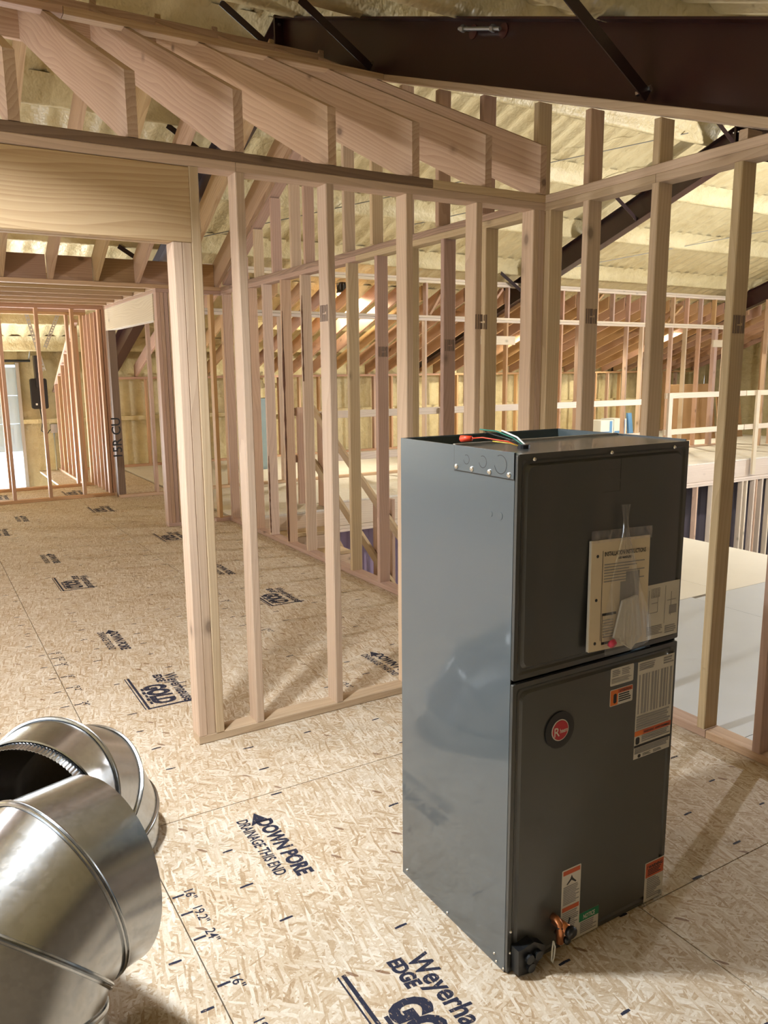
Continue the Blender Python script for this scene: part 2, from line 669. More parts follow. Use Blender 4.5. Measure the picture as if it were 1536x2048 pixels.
for y in ys:
    for i in range(nx + 1):
        x = XL + i * 0.05
        ph = (x / 0.25) % 1.0
        rib = -0.075 * max(0.0, 1 - abs(ph - 0.5) / 0.17)
        mb.v.append((x, y, zroof(y) + 0.19 + rib + 0.013 * wn(x, y)))
n1 = nx + 1
for j in range(len(ys) - 1):
    for i in range(nx):
        a = j * n1 + i
        mb.f.append((a, a + 1, a + 1 + n1, a + n1))
ceiling = mb.build('ceiling', FOAM, None, True)
tag(ceiling, kind='structure')
mb = MB()
mb.prism([(YN - .3, zroof(YN) + 0.22), (6.5, zroof(6.5) + 0.30), (YF + .3, zroof(YF) + 0.22), (YF + .3, zroof(YF) + 0.26), (6.5, zroof(6.5) + 0.36), (YN - .3, zroof(YN) + 0.26)], 0, XL - .2, XR + .2)
mb.build('roof_sheet', SHEATH, ceiling)
for y in (-0.6, 0.55, 1.7, 2.85, 3.95, 5.05, 6.1, 6.9, 8.0, 9.15, 10.35, 11.5, 12.7, 13.7):
    z0 = zroof(y)
    mb = MB()
    s = -1 if y > 6.5 else 1
    N = 90
    prof = [(-0.055, 0.24), (-0.05, 0.05), (-0.03, 0.012), (0.03, 0.0), (0.05, 0.02), (0.06, 0.10), (0.10, 0.17), (0.17, 0.23)]
    for i in range(N + 1):
        x = XL + (XR - XL) * i / N
        for (a, b) in prof:
            mb.v.append((x, y + s * a + 0.006 * rr.uniform(-1, 1), z0 + b + 0.004 * rr.uniform(-1, 1)))
    k = len(prof)
    for i in range(N):
        for j in range(k - 1):
            a = i * k + j
            mb.f.append((a, a + 1, a + 1 + k, a + k))
    mb.build('purlin', FOAM, ceiling, True)
for a, b in (((6.0, 9.3, zroof(9.3) + .03), (9.6, 6.9, zroof(6.9) + .03)), ((9.4, 10.2, zroof(10.2) + .03), (14.6, 7.2, zroof(7.2) + .03)),
             ((3.2, 10.1, zroof(10.1) + .03), (8.4, 6.8, zroof(6.8) + .03)), ((9.2, 7.0, zroof(7) + .02), (12.5, 4.2, zroof(4.2) + .02))):
    mb = MB()
    mb.tube([a, b], 0.006, 6)
    mb.build('tie_rod', plain('dull_rod', (.28, .27, .24), .5, .3), ceiling)

# --- outer walls
mb = MB()


def foam_panel(mb, x0, x1, z0, z1, y):
    n = max(2, int((x1 - x0) / 0.06))
    k0 = len(mb.v)
    m = max(2, int((z1 - z0) / 0.3))
    for j in range(m + 1):
        for i in range(n + 1):
            x = x0 + (x1 - x0) * i / n
            ph = (x / 0.25) % 1.0
            rib = 0.035 * max(0, 1 - abs(ph - .5) / 0.3)
            z = z0 + (z1 - z0) * j / m
            mb.v.append((x, y + rib + 0.02 * wn(x + 7, z * 2 + 9), z))
    for j in range(m):
        for i in range(n):
            a = k0 + j * (n + 1) + i
            mb.f.append((a, a + 1, a + n + 2, a + n + 1))


foam_panel(mb, XL, -2.95, ZG, zroof(14) + .3, YF)
foam_panel(mb, 1.55, XR, ZG, zroof(14) + .3, YF)
foam_panel(mb, -2.95, 1.55, 1.72, zroof(14) + .3, YF)
wall_far = mb.build('wall_far', FOAM, None, True)
tag(wall_far, kind='structure')
mb = MB()
mb.box(XL, -2.95, YF + .06, YF + .1, ZG, zroof(14) + .3)
mb.box(1.55, XR, YF + .06, YF + .1, ZG, zroof(14) + .3)
mb.box(-2.95, 1.55, YF + .06, YF + .1, 1.72, zroof(14) + .3)
mb.build('outer_sheet', SHEATH, wall_far)
for z in (0.78,):
    mb = MB()
    mb.box(1.55, XR, YF - 0.14, YF + .02, z, z + 0.07)
    mb.build('girt', FOAM, wall_far)
mb = MB()
mb.box(XL, XR, YN - .1, YN, ZG, zroof(YN) + .4)
tag(mb.build('wall_near', plain('bounce_cutting_dark', (0.24, 0.19, 0.13), 0.7, 0, .3, 0, .1)), kind='structure')  # dark colour made up to cut bounce onto the air handler front
mb = MB()
gable = lambda x0, x1: None
for (y0, y1, z0, z1) in ((YN, 0.5, ZG, 2.05), (4.5, YF, ZG, 2.05), (0.5, 4.5, ZG, 0.5)):
    mb.box(XL - .1, XL, y0, y1, z0, z1)
mb.prism([(0.5, 2.6), (4.5, 2.6), (4.5, 4.2), (0.5, 2.8)], 0, XL - .1, XL)
mb.prism([(4.5, 2.05), (YF, 2.05), (YF, 2.3), (6.5, 4.9), (4.5, 4.2)], 0, XL - .1, XL)
mb.prism([(YN, 2.05), (0.5, 2.05), (0.5, 2.8), (YN, 2.3)], 0, XL - .1, XL)
tag(mb.build('wall_left', FOAM), kind='structure')
# added frame round the unseen left fill light
fill_root = empty('fill_opening_1', (XL, 2.5, 0.5), 'structure')
for (y0, y1, z0, z1) in ((0.5, 4.5, 0.5, 0.56), (0.5, 4.5, 2.54, 2.6), (0.5, 0.56, 0.56, 2.54), (4.44, 4.5, 0.56, 2.54), (1.8, 1.84, .56, 2.54), (3.16, 3.2, .56, 2.54)):
    bx(fill_root, 'fill_frame', XL - .09, XL + .01, y0, y1, z0, z1, W_WHITE)
mb = MB()
for (y0, y1, z0, z1) in ((YN, 1.0, ZG, 2.0), (4.6, YF, ZG, 2.0), (1.0, 4.6, ZG, 0.6)):
    mb.box(XR, XR + .1, y0, y1, z0, z1)
mb.prism([(YN, 2.0), (YF, 2.0), (YF, 2.3), (6.5, 4.9), (YN, 2.3)], 0, XR, XR + .1)
tag(mb.build('wall_right_end', FOAM), kind='structure')
mb = MB()
mb.box(XL, XR, YN, YF + 8, ZG - .1, ZG)
tag(mb.build('floor_lower', CONC), kind='structure')

# --- overhead door, raised half way
dr = empty('door_1', (-0.7, YF - .05, ZG), 'structure')
for i in range(3):
    mb = MB()
    z0 = 0.34 + i * 0.45
    mb.box(-2.9, 1.5, YF - .07, YF - .03, z0, z0 + 0.44)
    for k in range(4):
        x = -2.7 + k * 1.06
        mb.box(x, x + .9, YF - .078, YF - .07, z0 + .08, z0 + .36)
    mb.build('door_section', DOORM, dr)
mb = MB()
mb.box(1.5, 1.55, YF - .12, YF, ZG, 1.75)
mb.build('door_track', GALV_ROD, dr)
mb = MB()
mb.tube([(-3.0, YF - .14, 1.78), (1.72, YF - .14, 1.78)], 0.02, 10)
mb.build('torsion_shaft', BLACK, dr)

# ================================================================== FLOORS
floor = empty('floor', (0, 0, 0), 'structure')
mb = MB()
mb.box(XL, 2.95, YN, 8.5, -0.33, -0.023)
mb.box(XL, 2.2, 8.5, 11.74, -0.33, -0.023)
mb.box(2.2, 2.95, 8.5, YF - .02, -0.33, -0.023)
mb.build('joist_deck', W_DARK, floor)
SEAM = 0.535
panels = []


def osb_panel(parent, x0, x1, y0, y1, mat=OSB, z=0.0):
    g_ = 0.0018
    mb = MB()
    cx, cy = (x0 + x1) / 2, (y0 + y1) / 2
    mb.box(x0 + g_ - cx, x1 - g_ - cx, y0 + g_ - cy, y1 - g_ - cy, -0.022, 0)
    o = mb.build('osb_panel', mat, parent, False, Matrix.Translation((cx, cy, z)))
    panels.append((o, x0, x1, y0, y1))
    return o


for k in range(-4, 3):
    x0 = SEAM + 1.19 * k
    x1 = x0 + 1.19
    st = {0: 2.60, 1: 1.41, -1: 1.41}.get(k, 2.60 if k % 2 == 0 else 1.41)
    j = -3
    while True:
        y0 = st + 2.48 * j
        y1 = y0 + 2.48
        j += 1
        if y0 > YF:
            break
        xa, xb = max(x0, XL), min(x1, 2.95)
        lim = 11.74 if xb <= 2.3 else YF - .02
        ya, yb = max(y0, YN), min(y1, lim)
        if xb - xa < .05 or yb - ya < .05:
            continue
        osb_panel(floor, xa, xb, ya, yb)


def panel_at(x, y):
    for (o, x0, x1, y0, y1) in panels:
        if x0 <= x < x1 and y0 <= y < y1:
            return o
    return panels[0][0]


# far loft
loft = empty('floor_loft', (3.0, 8.5, 0), 'structure')
mb = MB()
mb.box(2.96, 17.0, 8.56, YF - .02, -0.10, -0.023)
mb.build('joist_deck', W_DARK, loft)
for k in range(12):
    x0 = 2.96 + 1.2192 * k
    for j, (y0, y1) in enumerate(((8.5, 10.94), (10.94, YF - .02)) if k % 2 else ((8.5, 9.72), (9.72, 12.16), (12.16, YF - .02))):
        osb_panel(loft, x0, min(17.0, x0 + 1.2192), y0, y1, OSB_PALE)
bx(loft, 'rim_joist', 4.12, 10.4, 8.5, 8.538, -0.315, -0.024, W_WHITE)
bx(loft, 'rim_joist', 10.403, 17.0, 8.5, 8.538, -0.315, -0.024, W_WHITE)
bx(loft, 'rim_joist', 2.96, 4.12, 8.06, 8.098, -0.315, -0.024, W_WHITE)
mb = MB()
mb.box(2.96, 4.12, 8.06, 8.5, -0.022, 0)
mb.build('osb_panel', OSB_PALE, loft)
bx(loft, 'rim_joist', 4.10, 4.138, 8.06, 8.5, -0.315, -0.024, W_WHITE)

# pale deck beyond the right hand wall
deck = empty('floor_side_deck', (4.5, 2, 0), 'structure')
mb = MB()
mb.box(2.96, 6.18, YN, 4.85, -0.33, -0.023)
mb.build('joist_deck', W_DARK, deck)
for (x0, x1, y0, y1, m) in ((2.955, 4.57, -1.0, 1.93, DECK_DIM), (4.573, 6.18, -1.0, 1.93, DECK_DIM), (2.955, 4.57, 1.933, 3.45, DECK_DIM),
                            (4.573, 6.18, 1.933, 3.42, DECK_DIM), (2.955, 4.9, 3.453, 4.85, DECK_LIT), (4.903, 6.18, 3.423, 4.85, DECK_LIT)):
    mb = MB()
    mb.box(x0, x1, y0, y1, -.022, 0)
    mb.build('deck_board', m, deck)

# ================================================================== PRINT ON THE FLOOR PANELS
RZ = Matrix.Rotation(-math.pi / 2, 4, 'Z')      # text reads towards -Y, top of letters towards +X


def floor_print(me, x, y, name='printed_lettering', mat=INK):
    return link(name, me, mat, panel_at(x, y), Matrix.Translation((x, y, 0.0006)) @ RZ)


def norm_width(me, width):
    xs = [v.co.x for v in me.vertices]
    a, b = min(xs), max(xs)
    k = width / (b - a)
    for v in me.vertices:
        v.co.x = (v.co.x - a) * k
    return me


T_DOWN = norm_width(text_mesh('DOWN PORE', 0.075, 0.0034, 0.12), 0.365)
T_DRAIN = norm_width(text_mesh('DRAINAGE THIS END', 0.056, 0.0012, 0.12), 0.36)
T_WEY = norm_width(text_mesh('Weyerhaeuser', 0.088, 0.0022, 0.12), 0.43)
T_EDGE = norm_width(text_mesh('EDGE', 0.058, 0.003, 0.15), 0.115)
T_GOLD = norm_width(text_mesh('GOLD', 0.14, 0.009, 0.18), 0.26)
mb = MB()
mb.add([(0, 0.012, 0), (0.075, -0.025, 0), (0.062, 0.012, 0), (0.075, 0.05, 0)], [(0, 1, 2, 3)])
T_ARROW = mb.mesh('arrow')


def down_pore(x, y):
    """y = the arrow's tip, text runs to smaller y"""
    floor_print(T_ARROW, x + 0.012, y, 'printed_arrow')
    floor_print(T_DOWN, x + 0.012, y - 0.055)
    floor_print(T_DRAIN, x - 0.05, y - 0.02)


mb = MB()
mb.box(0, 0.44, -0.105, -0.093, 0, 0.0002)
mb.box(0, 0.44, -0.118, -0.113, 0, 0.0002)
mb.box(0.43, 0.445, -0.105, 0.14, 0, 0.0002)
T_FRAME = mb.mesh('print_frame')
mb = MB()
for i in range(5):
    mb.box(0.115 + i * 0.045, 0.115 + i * .045 + .035, -0.078 - .004 * (i % 2), -0.066, 0, 0.0002)
T_SHADE = mb.mesh('print_shade')


def edge_gold(x, y):
    """x,y = left end of the long rule line (far end)"""
    floor_print(T_WEY, x + 0.085, y - 0.02)
    floor_print(T_EDGE, x + 0.035, y + 0.0)
    floor_print(T_GOLD, x - 0.045, y - 0.13)
    floor_print(T_SHADE, x + 0.01, y - 0.04, 'printed_shade')
    floor_print(T_FRAME, x + 0.01, y + 0.02, 'printed_rule')


down_pore(0.905, 2.50)
edge_gold(0.93, 1.62)
down_pore(0.905, 4.93)
edge_gold(0.93, 4.03)
down_pore(0.905, 7.4)
edge_gold(0.93, 6.45)
down_pore(2.03, 6.23)
edge_gold(2.09, 5.27)
down_pore(2.10, 3.72)
edge_gold(2.05, 7.75)
down_pore(0.93, 9.6)
edge_gold(0.60, 8.9)
edge_gold(1.80, 9.75)
edge_gold(0.85, 11.4)
edge_gold(1.75, 11.3)

# nail marks: short dashes along X in rows
rn = random.Random(11)
marks = {}
for k in range(-3, 2):
    xs0 = SEAM + 1.19 * k
    for col_ in range(4):
        xm = xs0 + 0.22 + col_ * 0.30
        y = 0.35
        while y < 11.4:
            y += SP / 2 if rn.random() < .75 else SP / 2 + .05
            x = xm + rn.uniform(-.03, .03)
            if not (YN < y < 11.6) or x > 2.75 or x < XL + .1:
                continue
            if rn.random() < 0.28:
                continue
            p_ = panel_at(x, y)
            mb = marks.setdefault(p_.name, (p_, MB()))[1]
            L = rn.uniform(.028, .046)
            sk = rn.uniform(-.004, .004)
            mb.add([(x, y - .0035, 0), (x + L * .55, y - .004 + sk, 0), (x + L, y - .0035 + sk, 0), (x + L, y + .0035 + sk, 0), (x + L * .5, y + .005 + sk, 0), (x, y + .0035, 0)], [(0, 1, 2, 3, 4, 5)])
for p_, mb in marks.values():
    mb.build('nail_marks', INK, p_, False, Matrix.Translation((0, 0, 0.0006)))
T16 = text_mesh('16"', 0.042, 0.0003)
T19 = text_mesh('19.2"', 0.042, 0.0003)
T24 = text_mesh('24"', 0.042, 0.0003)
for sx, bases in ((SEAM, (2.60, 5.08)), (SEAM + 1.19, (1.41, 3.89, 6.37)), (SEAM - 1.19, (1.41, 3.89))):
    for base in bases:
        for off, tm in ((0.40, T16), (0.49, T19), (0.61, T24), (0.81, T16), (0.98, T19), (1.22, T24), (1.62, T16), (1.95, T19)):
            y = base - off
            if y < 0.2 or y > 6 or (sx > 1.5 and 2.7 < y < 3.3):
                continue
            floor_print(tm, sx + 0.045, y + .01, 'printed_size')
            mb = MB()
            mb.box(sx + .006, sx + .042, y - .004 - .012, y + .004 - .012, 0, .0003)
            mb.build('edge_mark', INK, panel_at(sx + .05, y), False, Matrix.Translation((0, 0, 0.0005)))

# ================================================================== FRAMED WALLS
XA0, YA, XB, ZP = 0.9293, 3.122, 2.8211, 2.3633
ZT = ZP + 2 * T
STAMP = MB()
for (a, b, c, d) in ((0, .008, 0, .07), (.014, .022, 0, .07), (.026, .044, .0, .03), (.026, .044, .036, .07), (.05, .056, 0, .03), (.05, .056, .04, .068), (.06, .072, .0, .07)):
    STAMP.box(a, b, -.0006, 0, c, d)
STAMP = STAMP.mesh('grade_stamp')
STAMP_INK = plain('stamp_ink', (0.20, 0.135, 0.10), 0.7)


def stamp_on(stud, x, y, z, face='-y'):
    m = Matrix.Translation((x, y, z))
    if face == '-x':
        m = m @ Matrix.Rotation(-math.pi / 2, 4, 'Z')
    link('grade_stamp', STAMP, STAMP_INK, stud, m)


# wall A, in front, along X
wA = empty('wall_front', (XA0, YA, 0), 'structure')
bx(wA, 'bottom_plate', XA0, XB, YA, YA + D4, 0, T, W_PALE)
bx(wA, 'top_plate', -3.9, 1.196, YA, YA + D4, ZP, ZP + T, W_PALE)
bx(wA, 'top_plate', 1.198, XB, YA, YA + D4, ZP, ZP + T, W_PALE)
bx(wA, 'top_plate', -3.9, 2.141, YA, YA + D4, ZP + T, ZT, W_DARK)
bx(wA, 'top_plate', 2.143, XB, YA, YA + D4, ZP + T, ZT, W_PALE)
bx(wA, 'header', -1.7, 1.005, YA - .001, YA + T, 2.082, ZP - .002, W_RAFT)
bx(wA, 'header', -1.7, 1.005, YA + D4 - T, YA + D4, 2.082, ZP - .002, W_PALE)
bx(wA, 'stud', XA0, XA0 + T, YA, YA + D4, T, 2.081, W_PALE)
bx(wA, 'stud', XA0 + T, XA0 + 2 * T, YA + .002, YA + D4, T, 2.081, W_PALE)
bx(wA, 'stud', XA0 + 2 * T, XA0 + 3 * T, YA - .002, YA + D4 - .004, T, ZP, W_PALE)
sts = []
for x in (1.1947, 1.5954, 1.9957, 2.3914, 2.747, 2.783):
    sts.append(bx(wA, 'stud', x, x + T - .001, YA, YA + D4, T, ZP, W_PALE))
stamp_on(sts[1], 1.5954 - .0008, YA + .08, 1.80, '-x')
stamp_on(sts[3], 2.3914 + .0, YA - .0004, 1.78)
bx(wA, 'stud', -1.7 - T, -1.7, YA, YA + D4, 0, 2.081, W_PALE)
bx(wA, 'stud', -1.7 - 2 * T, -1.7 - T, YA, YA + D4, 0, ZP, W_PALE)
for x in (-2.2, -2.6, -3.0, -3.4):
    bx(wA, 'stud', x, x + T, YA, YA + D4, T, ZP, W_PALE)
bx(wA, 'bottom_plate', -3.9, -1.7, YA, YA + D4, 0, T, W_PALE)

# wall B, right, along Y
wB = empty('wall_right', (XB, 1.0, 0), 'structure')
bx(wB, 'bottom_plate', XB, XB + D4, 2.018, YA + D4, 0, T, W_PINK)
bx(wB, 'bottom_plate', XB, XB + D4, YN + .02, 2.015, 0, T, W_PINK)
bx(wB, 'top_plate', XB, XB + D4, 2.44, YA + D4, ZP, ZP + T, W_PALE)
bx(wB, 'top_plate', XB, XB + D4, 1.3, 2.438, ZP, ZP + T, W_PALE)
bx(wB, 'top_plate', XB, XB + D4, 1.35, YA + D4, ZP + T, ZT, W_PALE)
bst = {}
for i, y in enumerate((2.8259, 2.4212, 2.0252, 1.7604, 1.354, 0.948, 0.54, 0.134, -0.27)):
    zt = ZP if y > 1.3 else zbeam(y) - .05
    bst[i] = bx(wB, 'stud', XB, XB + D4, y, y + T, T, zt, W_PALE if i < 3 else W_PINK)
bx(wB, 'stud', XB + .001, XB + D4, 3.085, 3.122, T, ZP, W_PALE)
bx(wB, 'stud', XB + .001, XB + D4, 3.173, 3.211, T, ZP, W_PALE)
stamp_on(bst[0], XB + .008, 2.8259 - .0004, 1.80)
stamp_on(bst[2], XB + .008, 2.0252 - .0004, 1.72)
XP = XB + 0.012
pony = [2.02, 2.436, 2.842, 3.20, 3.645, 4.07, 4.47, 4.86, 5.26, 5.66]


def rake_top(y):
    return zbeam(y) - 0.043


for i, y in enumerate(pony):
    bx(wB, 'upper_stud', XP, XP + D4, y, y + T, ZT, rake_top(y) - .004, W_PINK if i in (2, 4, 5) else W_PALE)
sloped(wB, 'rake_plate', (XP + D4 / 2, 1.75, zbeam(1.75) - .0215), (XP + D4 / 2, 5.9, zbeam(5.9) - .0215), D4, T, W_PALE)

# wall C, stair wall, continues B's line
XC = 2.857
wC = empty('wall_stair', (XC, 5.5, 0), 'structure')
bx(wC, 'bottom_plate', XC, XC + D4, YA + D4, 8.02, 0, T, W_PINK)
bx(wC, 'top_plate', XC, XC + D4, YA + D4, 5.15, ZP, ZP + T, W_PALE)
bx(wC, 'top_plate', XC, XC + D4, 5.152, 8.02, ZP, ZP + T, W_PINK)
bx(wC, 'top_plate', XC, XC + D4, YA + D4, 8.02, ZP + T, ZT, W_BARK)
cst = []
for i, y in enumerate((3.64, 4.045, 4.45, 4.845, 5.265, 5.675, 6.07, 6.475, 6.89, 7.25, 7.66, 7.945)):
    cst.append(bx(wC, 'stud', XC, XC + D4, y, y + T, T, ZP, (W_PALE, W_PINK)[i % 2]))
stamp_on(cst[1], XC + .008, 4.045 - .0004, 1.70)
stamp_on(cst[3], XC + .008, 4.845 - .0004, 1.68)
rbk = random.Random(21)
for i, y, za, zb_ in ((7, 6.475, .05, 2.1), (8, 6.89, .06, .8), (6, 6.07, 1.5, 2.2)):       # waney bark edge left on studs
    mb = MB()
    n = 26
    for k in range(n + 1):
        z = za + (zb_ - za) * k / n
        w_ = (.012 + .018 * rbk.random()) * (1 if i == 7 else .6) * min(1, (n - k) / 5 + .1)
        mb.v += [(XC - .0012, y - .001, z), (XC - .0016, y + w_, z), (XC + w_ * .35, y - .0014, z)]
    for k in range(n):
        a = 3 * k
        mb.f += [(a, a + 1, a + 4, a + 3), (a, a + 3, a + 5, a + 2)]
    mb.build('bark_edge', BARK, cst[i])

# ------------------------------------------------- gabled rafters over the room
RS = 0.48
YR = 5.545
raf = empty('ceiling_rafters', (1.5, YR, ZT), 'structure')


def rafter(x, near=True, mat=W_RAFT):
    d = 0.235           # 2x10
    hv = d * math.sqrt(1 + RS * RS)      # plumb depth
    if near:
        ya, yb = YA, YR - .019
        top = lambda y: 2.665 + RS * (y - YA)
    else:
        ya, yb = 8.10, YR + .019
        top = lambda y: 2.665 + RS * (8.10 - y)
    a = (x + T / 2, ya, top(ya) - hv / 2)
    b = (x + T / 2, yb, top(yb) - hv / 2)
    return sloped(raf, 'rafter', a, b, T, d, mat)


def near_rafter(x, mat=W_RAFT):
    """2x10 with a plumb heel that sits on the wall plate"""
    d = 0.235
    hv = d * math.sqrt(1 + RS * RS)
    top = lambda y: 2.668 + RS * (y - YA)
    y1 = YR - .019
    ycut = YA + (ZT - (2.668 - hv)) / RS
    poly = [(YA, ZT + .001), (YA, top(YA)), (y1, top(y1)), (y1, top(y1) - hv), (ycut, ZT + .001)]
    return prism_board('rafter', poly, x, x + T, mat)


def prism_board(name, poly, x0, x1, mat):
    # local X along the rafter slope so that the grain follows it
    y0, z0 = poly[0]
    L = math.hypot(1, RS)
    sgn = 1 if poly[2][0] > poly[0][0] else -1
    ux = (sgn / L, RS / L)
    uz = (-sgn * RS / L, 1 / L)
    if uz[1] < 0:
        uz = (-uz[0], -uz[1])
    loc = []
    cxm = sum(p[0] for p in poly) / len(poly)
    czm = sum(p[1] for p in poly) / len(poly)
    for (y, z) in poly:
        dy, dz = y - cxm, z - czm
        loc.append((dy * ux[0] + dz * ux[1], dy * uz[0] + dz * uz[1]))
    mb = MB()
    h = (x1 - x0) / 2
    mb.prism(loc, 1, -h, h)
    xm = (x0 + x1) / 2
    mw = Matrix(((0, -sgn, 0, xm), (ux[0], 0, uz[0], cxm), (ux[1], 0, uz[1], czm), (0, 0, 0, 1)))
    return link(name, mb.mesh(name), mat, raf, mw)


RX = [0.385 + SP * k for k in range(-8, 0)] + [0.385, 0.785, 1.197, 1.609, 2.029, 2.440, 2.783]
for x in RX:
    near_rafter(x)
RXF = [0.385 + SP * k for k in range(-8, 0)] + [0.39, 0.80, 1.215, 1.62, 2.005, 2.42, 2.81]


def far_rafter(x, mat=W_RAFT):
    d = 0.235
    hv = d * math.sqrt(1 + RS * RS)
    yw = 8.10
    top = lambda y: 2.668 + RS * (yw - y)
    y1 = YR + .019
    ycut = yw - (ZT - (2.668 - hv)) / RS
    poly = [(yw, ZT + .001), (yw, top(yw)), (y1, top(y1)), (y1, top(y1) - hv), (ycut, ZT + .001)]
    return prism_board('rafter', poly, x, x + T, mat)


for x in RXF:
    far_rafter(x)
zr = 2.668 + RS * (YR - YA)
bx(raf, 'ridge_board', -3.9, 2.822, YR - .018, YR + .018, zr - .27, zr + .015, W_RAFT)
sg = math.atan(RS)
bx(raf, 'strip', -3.9, 0.885, 4.69, 4.69 + .075, 2.668 + RS * (4.69 - YA) + .006, 2.668 + RS * (4.69 - YA) + .046, W_PINK)
bx(raf, 'strip', 0.888, 2.83, 4.69, 4.69 + .075, 2.668 + RS * (4.69 - YA) + .006, 2.668 + RS * (4.69 - YA) + .046, W_RAFT)
for x in (0.80, 1.21, 1.62, 2.02):       # short collar blocks seen between the feet of the far rafters
    bx(raf, 'blocking', x + T + .002, x + SP - .004 if x < 2 else 2.416, 8.062, 8.10, ZT + .002, ZT + .225, W_BROWN)
bx(raf, 'blocking', -3.9, 0.798, 8.062, 8.10, ZT + .002, ZT + .225, W_BROWN)
bx(raf, 'blocking', 2.46, 2.807, 8.062, 8.10, ZT + .002, ZT + .225, W_ORNG)
# short upper studs of the gable end, under the far rafters
gx = XC
for i, y in enumerate((5.98, 6.24, 6.64, 7.05, 7.45)):
    zt = min(rake_top(y), 2.668 + RS * (8.10 - y) - .235 * math.sqrt(1 + RS * RS) - .045) if i else 3.42
    bx(wC, 'upper_stud', gx, gx + D4, y, y + T, ZT, zt, (W_PINK, W_PALE)[i % 2])
sloped(wC, 'rake_plate', (gx + D4 / 2, 7.95, 2.40 + RS * .15 + .0), (gx + D4 / 2, 5.9, 2.40 + RS * 2.20), D4, T, W_PINK)

# ------------------------------------------------- wall D and the alcove behind it
wD = empty('wall_hall', (2.5, 8.02, 0), 'structure')
bx(wD, 'top_plate', -3.9, 2.95, 8.02, 8.02 + D4, ZP + T, ZT, W_PINK)
bx(wD, 'top_plate', 2.19, 2.95, 8.02, 8.02 + D4, ZP, ZP + T, W_PINK)
for x in (2.19, 2.228, 2.268):
    bx(wD, 'stud', x, x + T - .001, 8.02, 8.02 + D4, T, ZP, W_PINK)
bx(wD, 'stud', 2.31, 2.348, 8.02, 8.02 + D4, T, ZP, W_RAFT)
bx(wD, 'bottom_plate', 2.19, 2.35, 8.02, 8.02 + D4, 0, T, W_PINK)
bx(wD, 'bottom_plate', 2.70, 2.95, 8.02, 8.02 + D4, 0, T, W_PINK)
for x in (2.74, 2.90):
    bx(wD, 'stud', x, x + T, 8.02, 8.02 + D4, T, ZP, W_ORNG)
# wall F: runs away from D, with a header over an opening
wF = empty('wall_alcove', (2.22, 9.2, 0), 'structure')
XF = 2.2
bx(wF, 'top_plate', XF, XF + D4, 8.11, 10.53, ZP, ZP + T, W_PINK)
bx(wF, 'top_plate', XF, XF + D4, 8.11, 10.53, ZP + T, ZT, W_PINK)
bx(wF, 'header', XF, XF + T, 8.19, 10.44, 2.10, ZP, W_WHITE)
bx(wF, 'header', XF + D4 - T, XF + D4, 8.19, 10.44, 2.10, ZP, W_WHITE)
bx(wF, 'stud', XF, XF + D4, 8.112, 8.15, 0, ZP, W_PINK)
bx(wF, 'stud', XF, XF + D4, 8.152, 8.19, 0, 2.10, W_PINK)
tr_ = bx(wF, 'stud', XF, XF + D4, 10.31, 10.44, 0, 2.10, W_DARK)
bx(wF, 'stud', XF, XF + D4, 10.45, 10.488, 0, ZP, W_PINK)
me = text_mesh('15R CU', 0.16, 0.002)
link('handwriting', me, LINK, tr_, Matrix.Translation((XF + .07, 10.308, 0.5)) @ Matrix.Rotation(math.pi / 2, 4, 'X') @ Matrix.Rotation(math.pi / 2, 4, 'Z'))
bx(wF, 'bottom_plate', 2.2, 2.95, 10.25, 10.25 + D4, 0, T, W_PINK)
bx(wF, 'stud', 2.66, 2.66 + T, 10.25, 10.25 + D4, T, 2.38, W_PINK)
# wall E (closet front) and E2 (closet back), closet side
wE = empty('wall_closet', (1.5, 10.53, 0), 'structure')
for (y, nm, xs) in ((10.53, 'front', (-.62, -.21, .196, .60, 0.985, 1.40, 1.81, 2.13, 2.175)), (11.65, 'back', (-.21, .196, .60, 1.05, 1.93, 2.12))):
    bx(wE, 'bottom_plate', -3.9, 2.2, y, y + D4, 0, T, W_ORNG)
    bx(wE, 'top_plate', -3.9, 2.2, y, y + D4, ZP, ZP + T, W_ORNG)
    bx(wE, 'top_plate', -3.9, 2.2, y, y + D4, ZP + T, ZT, W_ORNG)
    for x in xs:
        bx(wE, 'stud', x, x + T, y, y + D4, T, ZP, W_ORNG)
for i, y in enumerate((10.66, 10.9, 11.15, 11.38)):
    bx(wE, 'stud', 2.11, 2.2, y, y + T, T, ZP - .02, W_ORNG)
for i, (y, zt) in enumerate(((11.85, 2.22), (12.2, 2.03), (12.55, 1.86), (12.9, 1.70), (13.25, 1.54), (13.6, 1.4))):
    bx(wE, 'stud', 2.02, 2.11, y, y + T, T, zt, W_ORNG)
bx(wE, 'bottom_plate', 2.02, 2.11, 11.75, 13.9, 0, T, W_PINK)
sloped(wE, 'rake_plate', (2.065, 11.75, 2.29), (2.065, 13.9, 1.29), D4, T, W_PINK)
for y in (8.45, 8.95, 9.42, 9.88, 10.3):
    bx(wE, 'ceiling_joist', -3.9, 2.198, y, y + T, ZP + T, ZP + T + .14, W_RAFT)

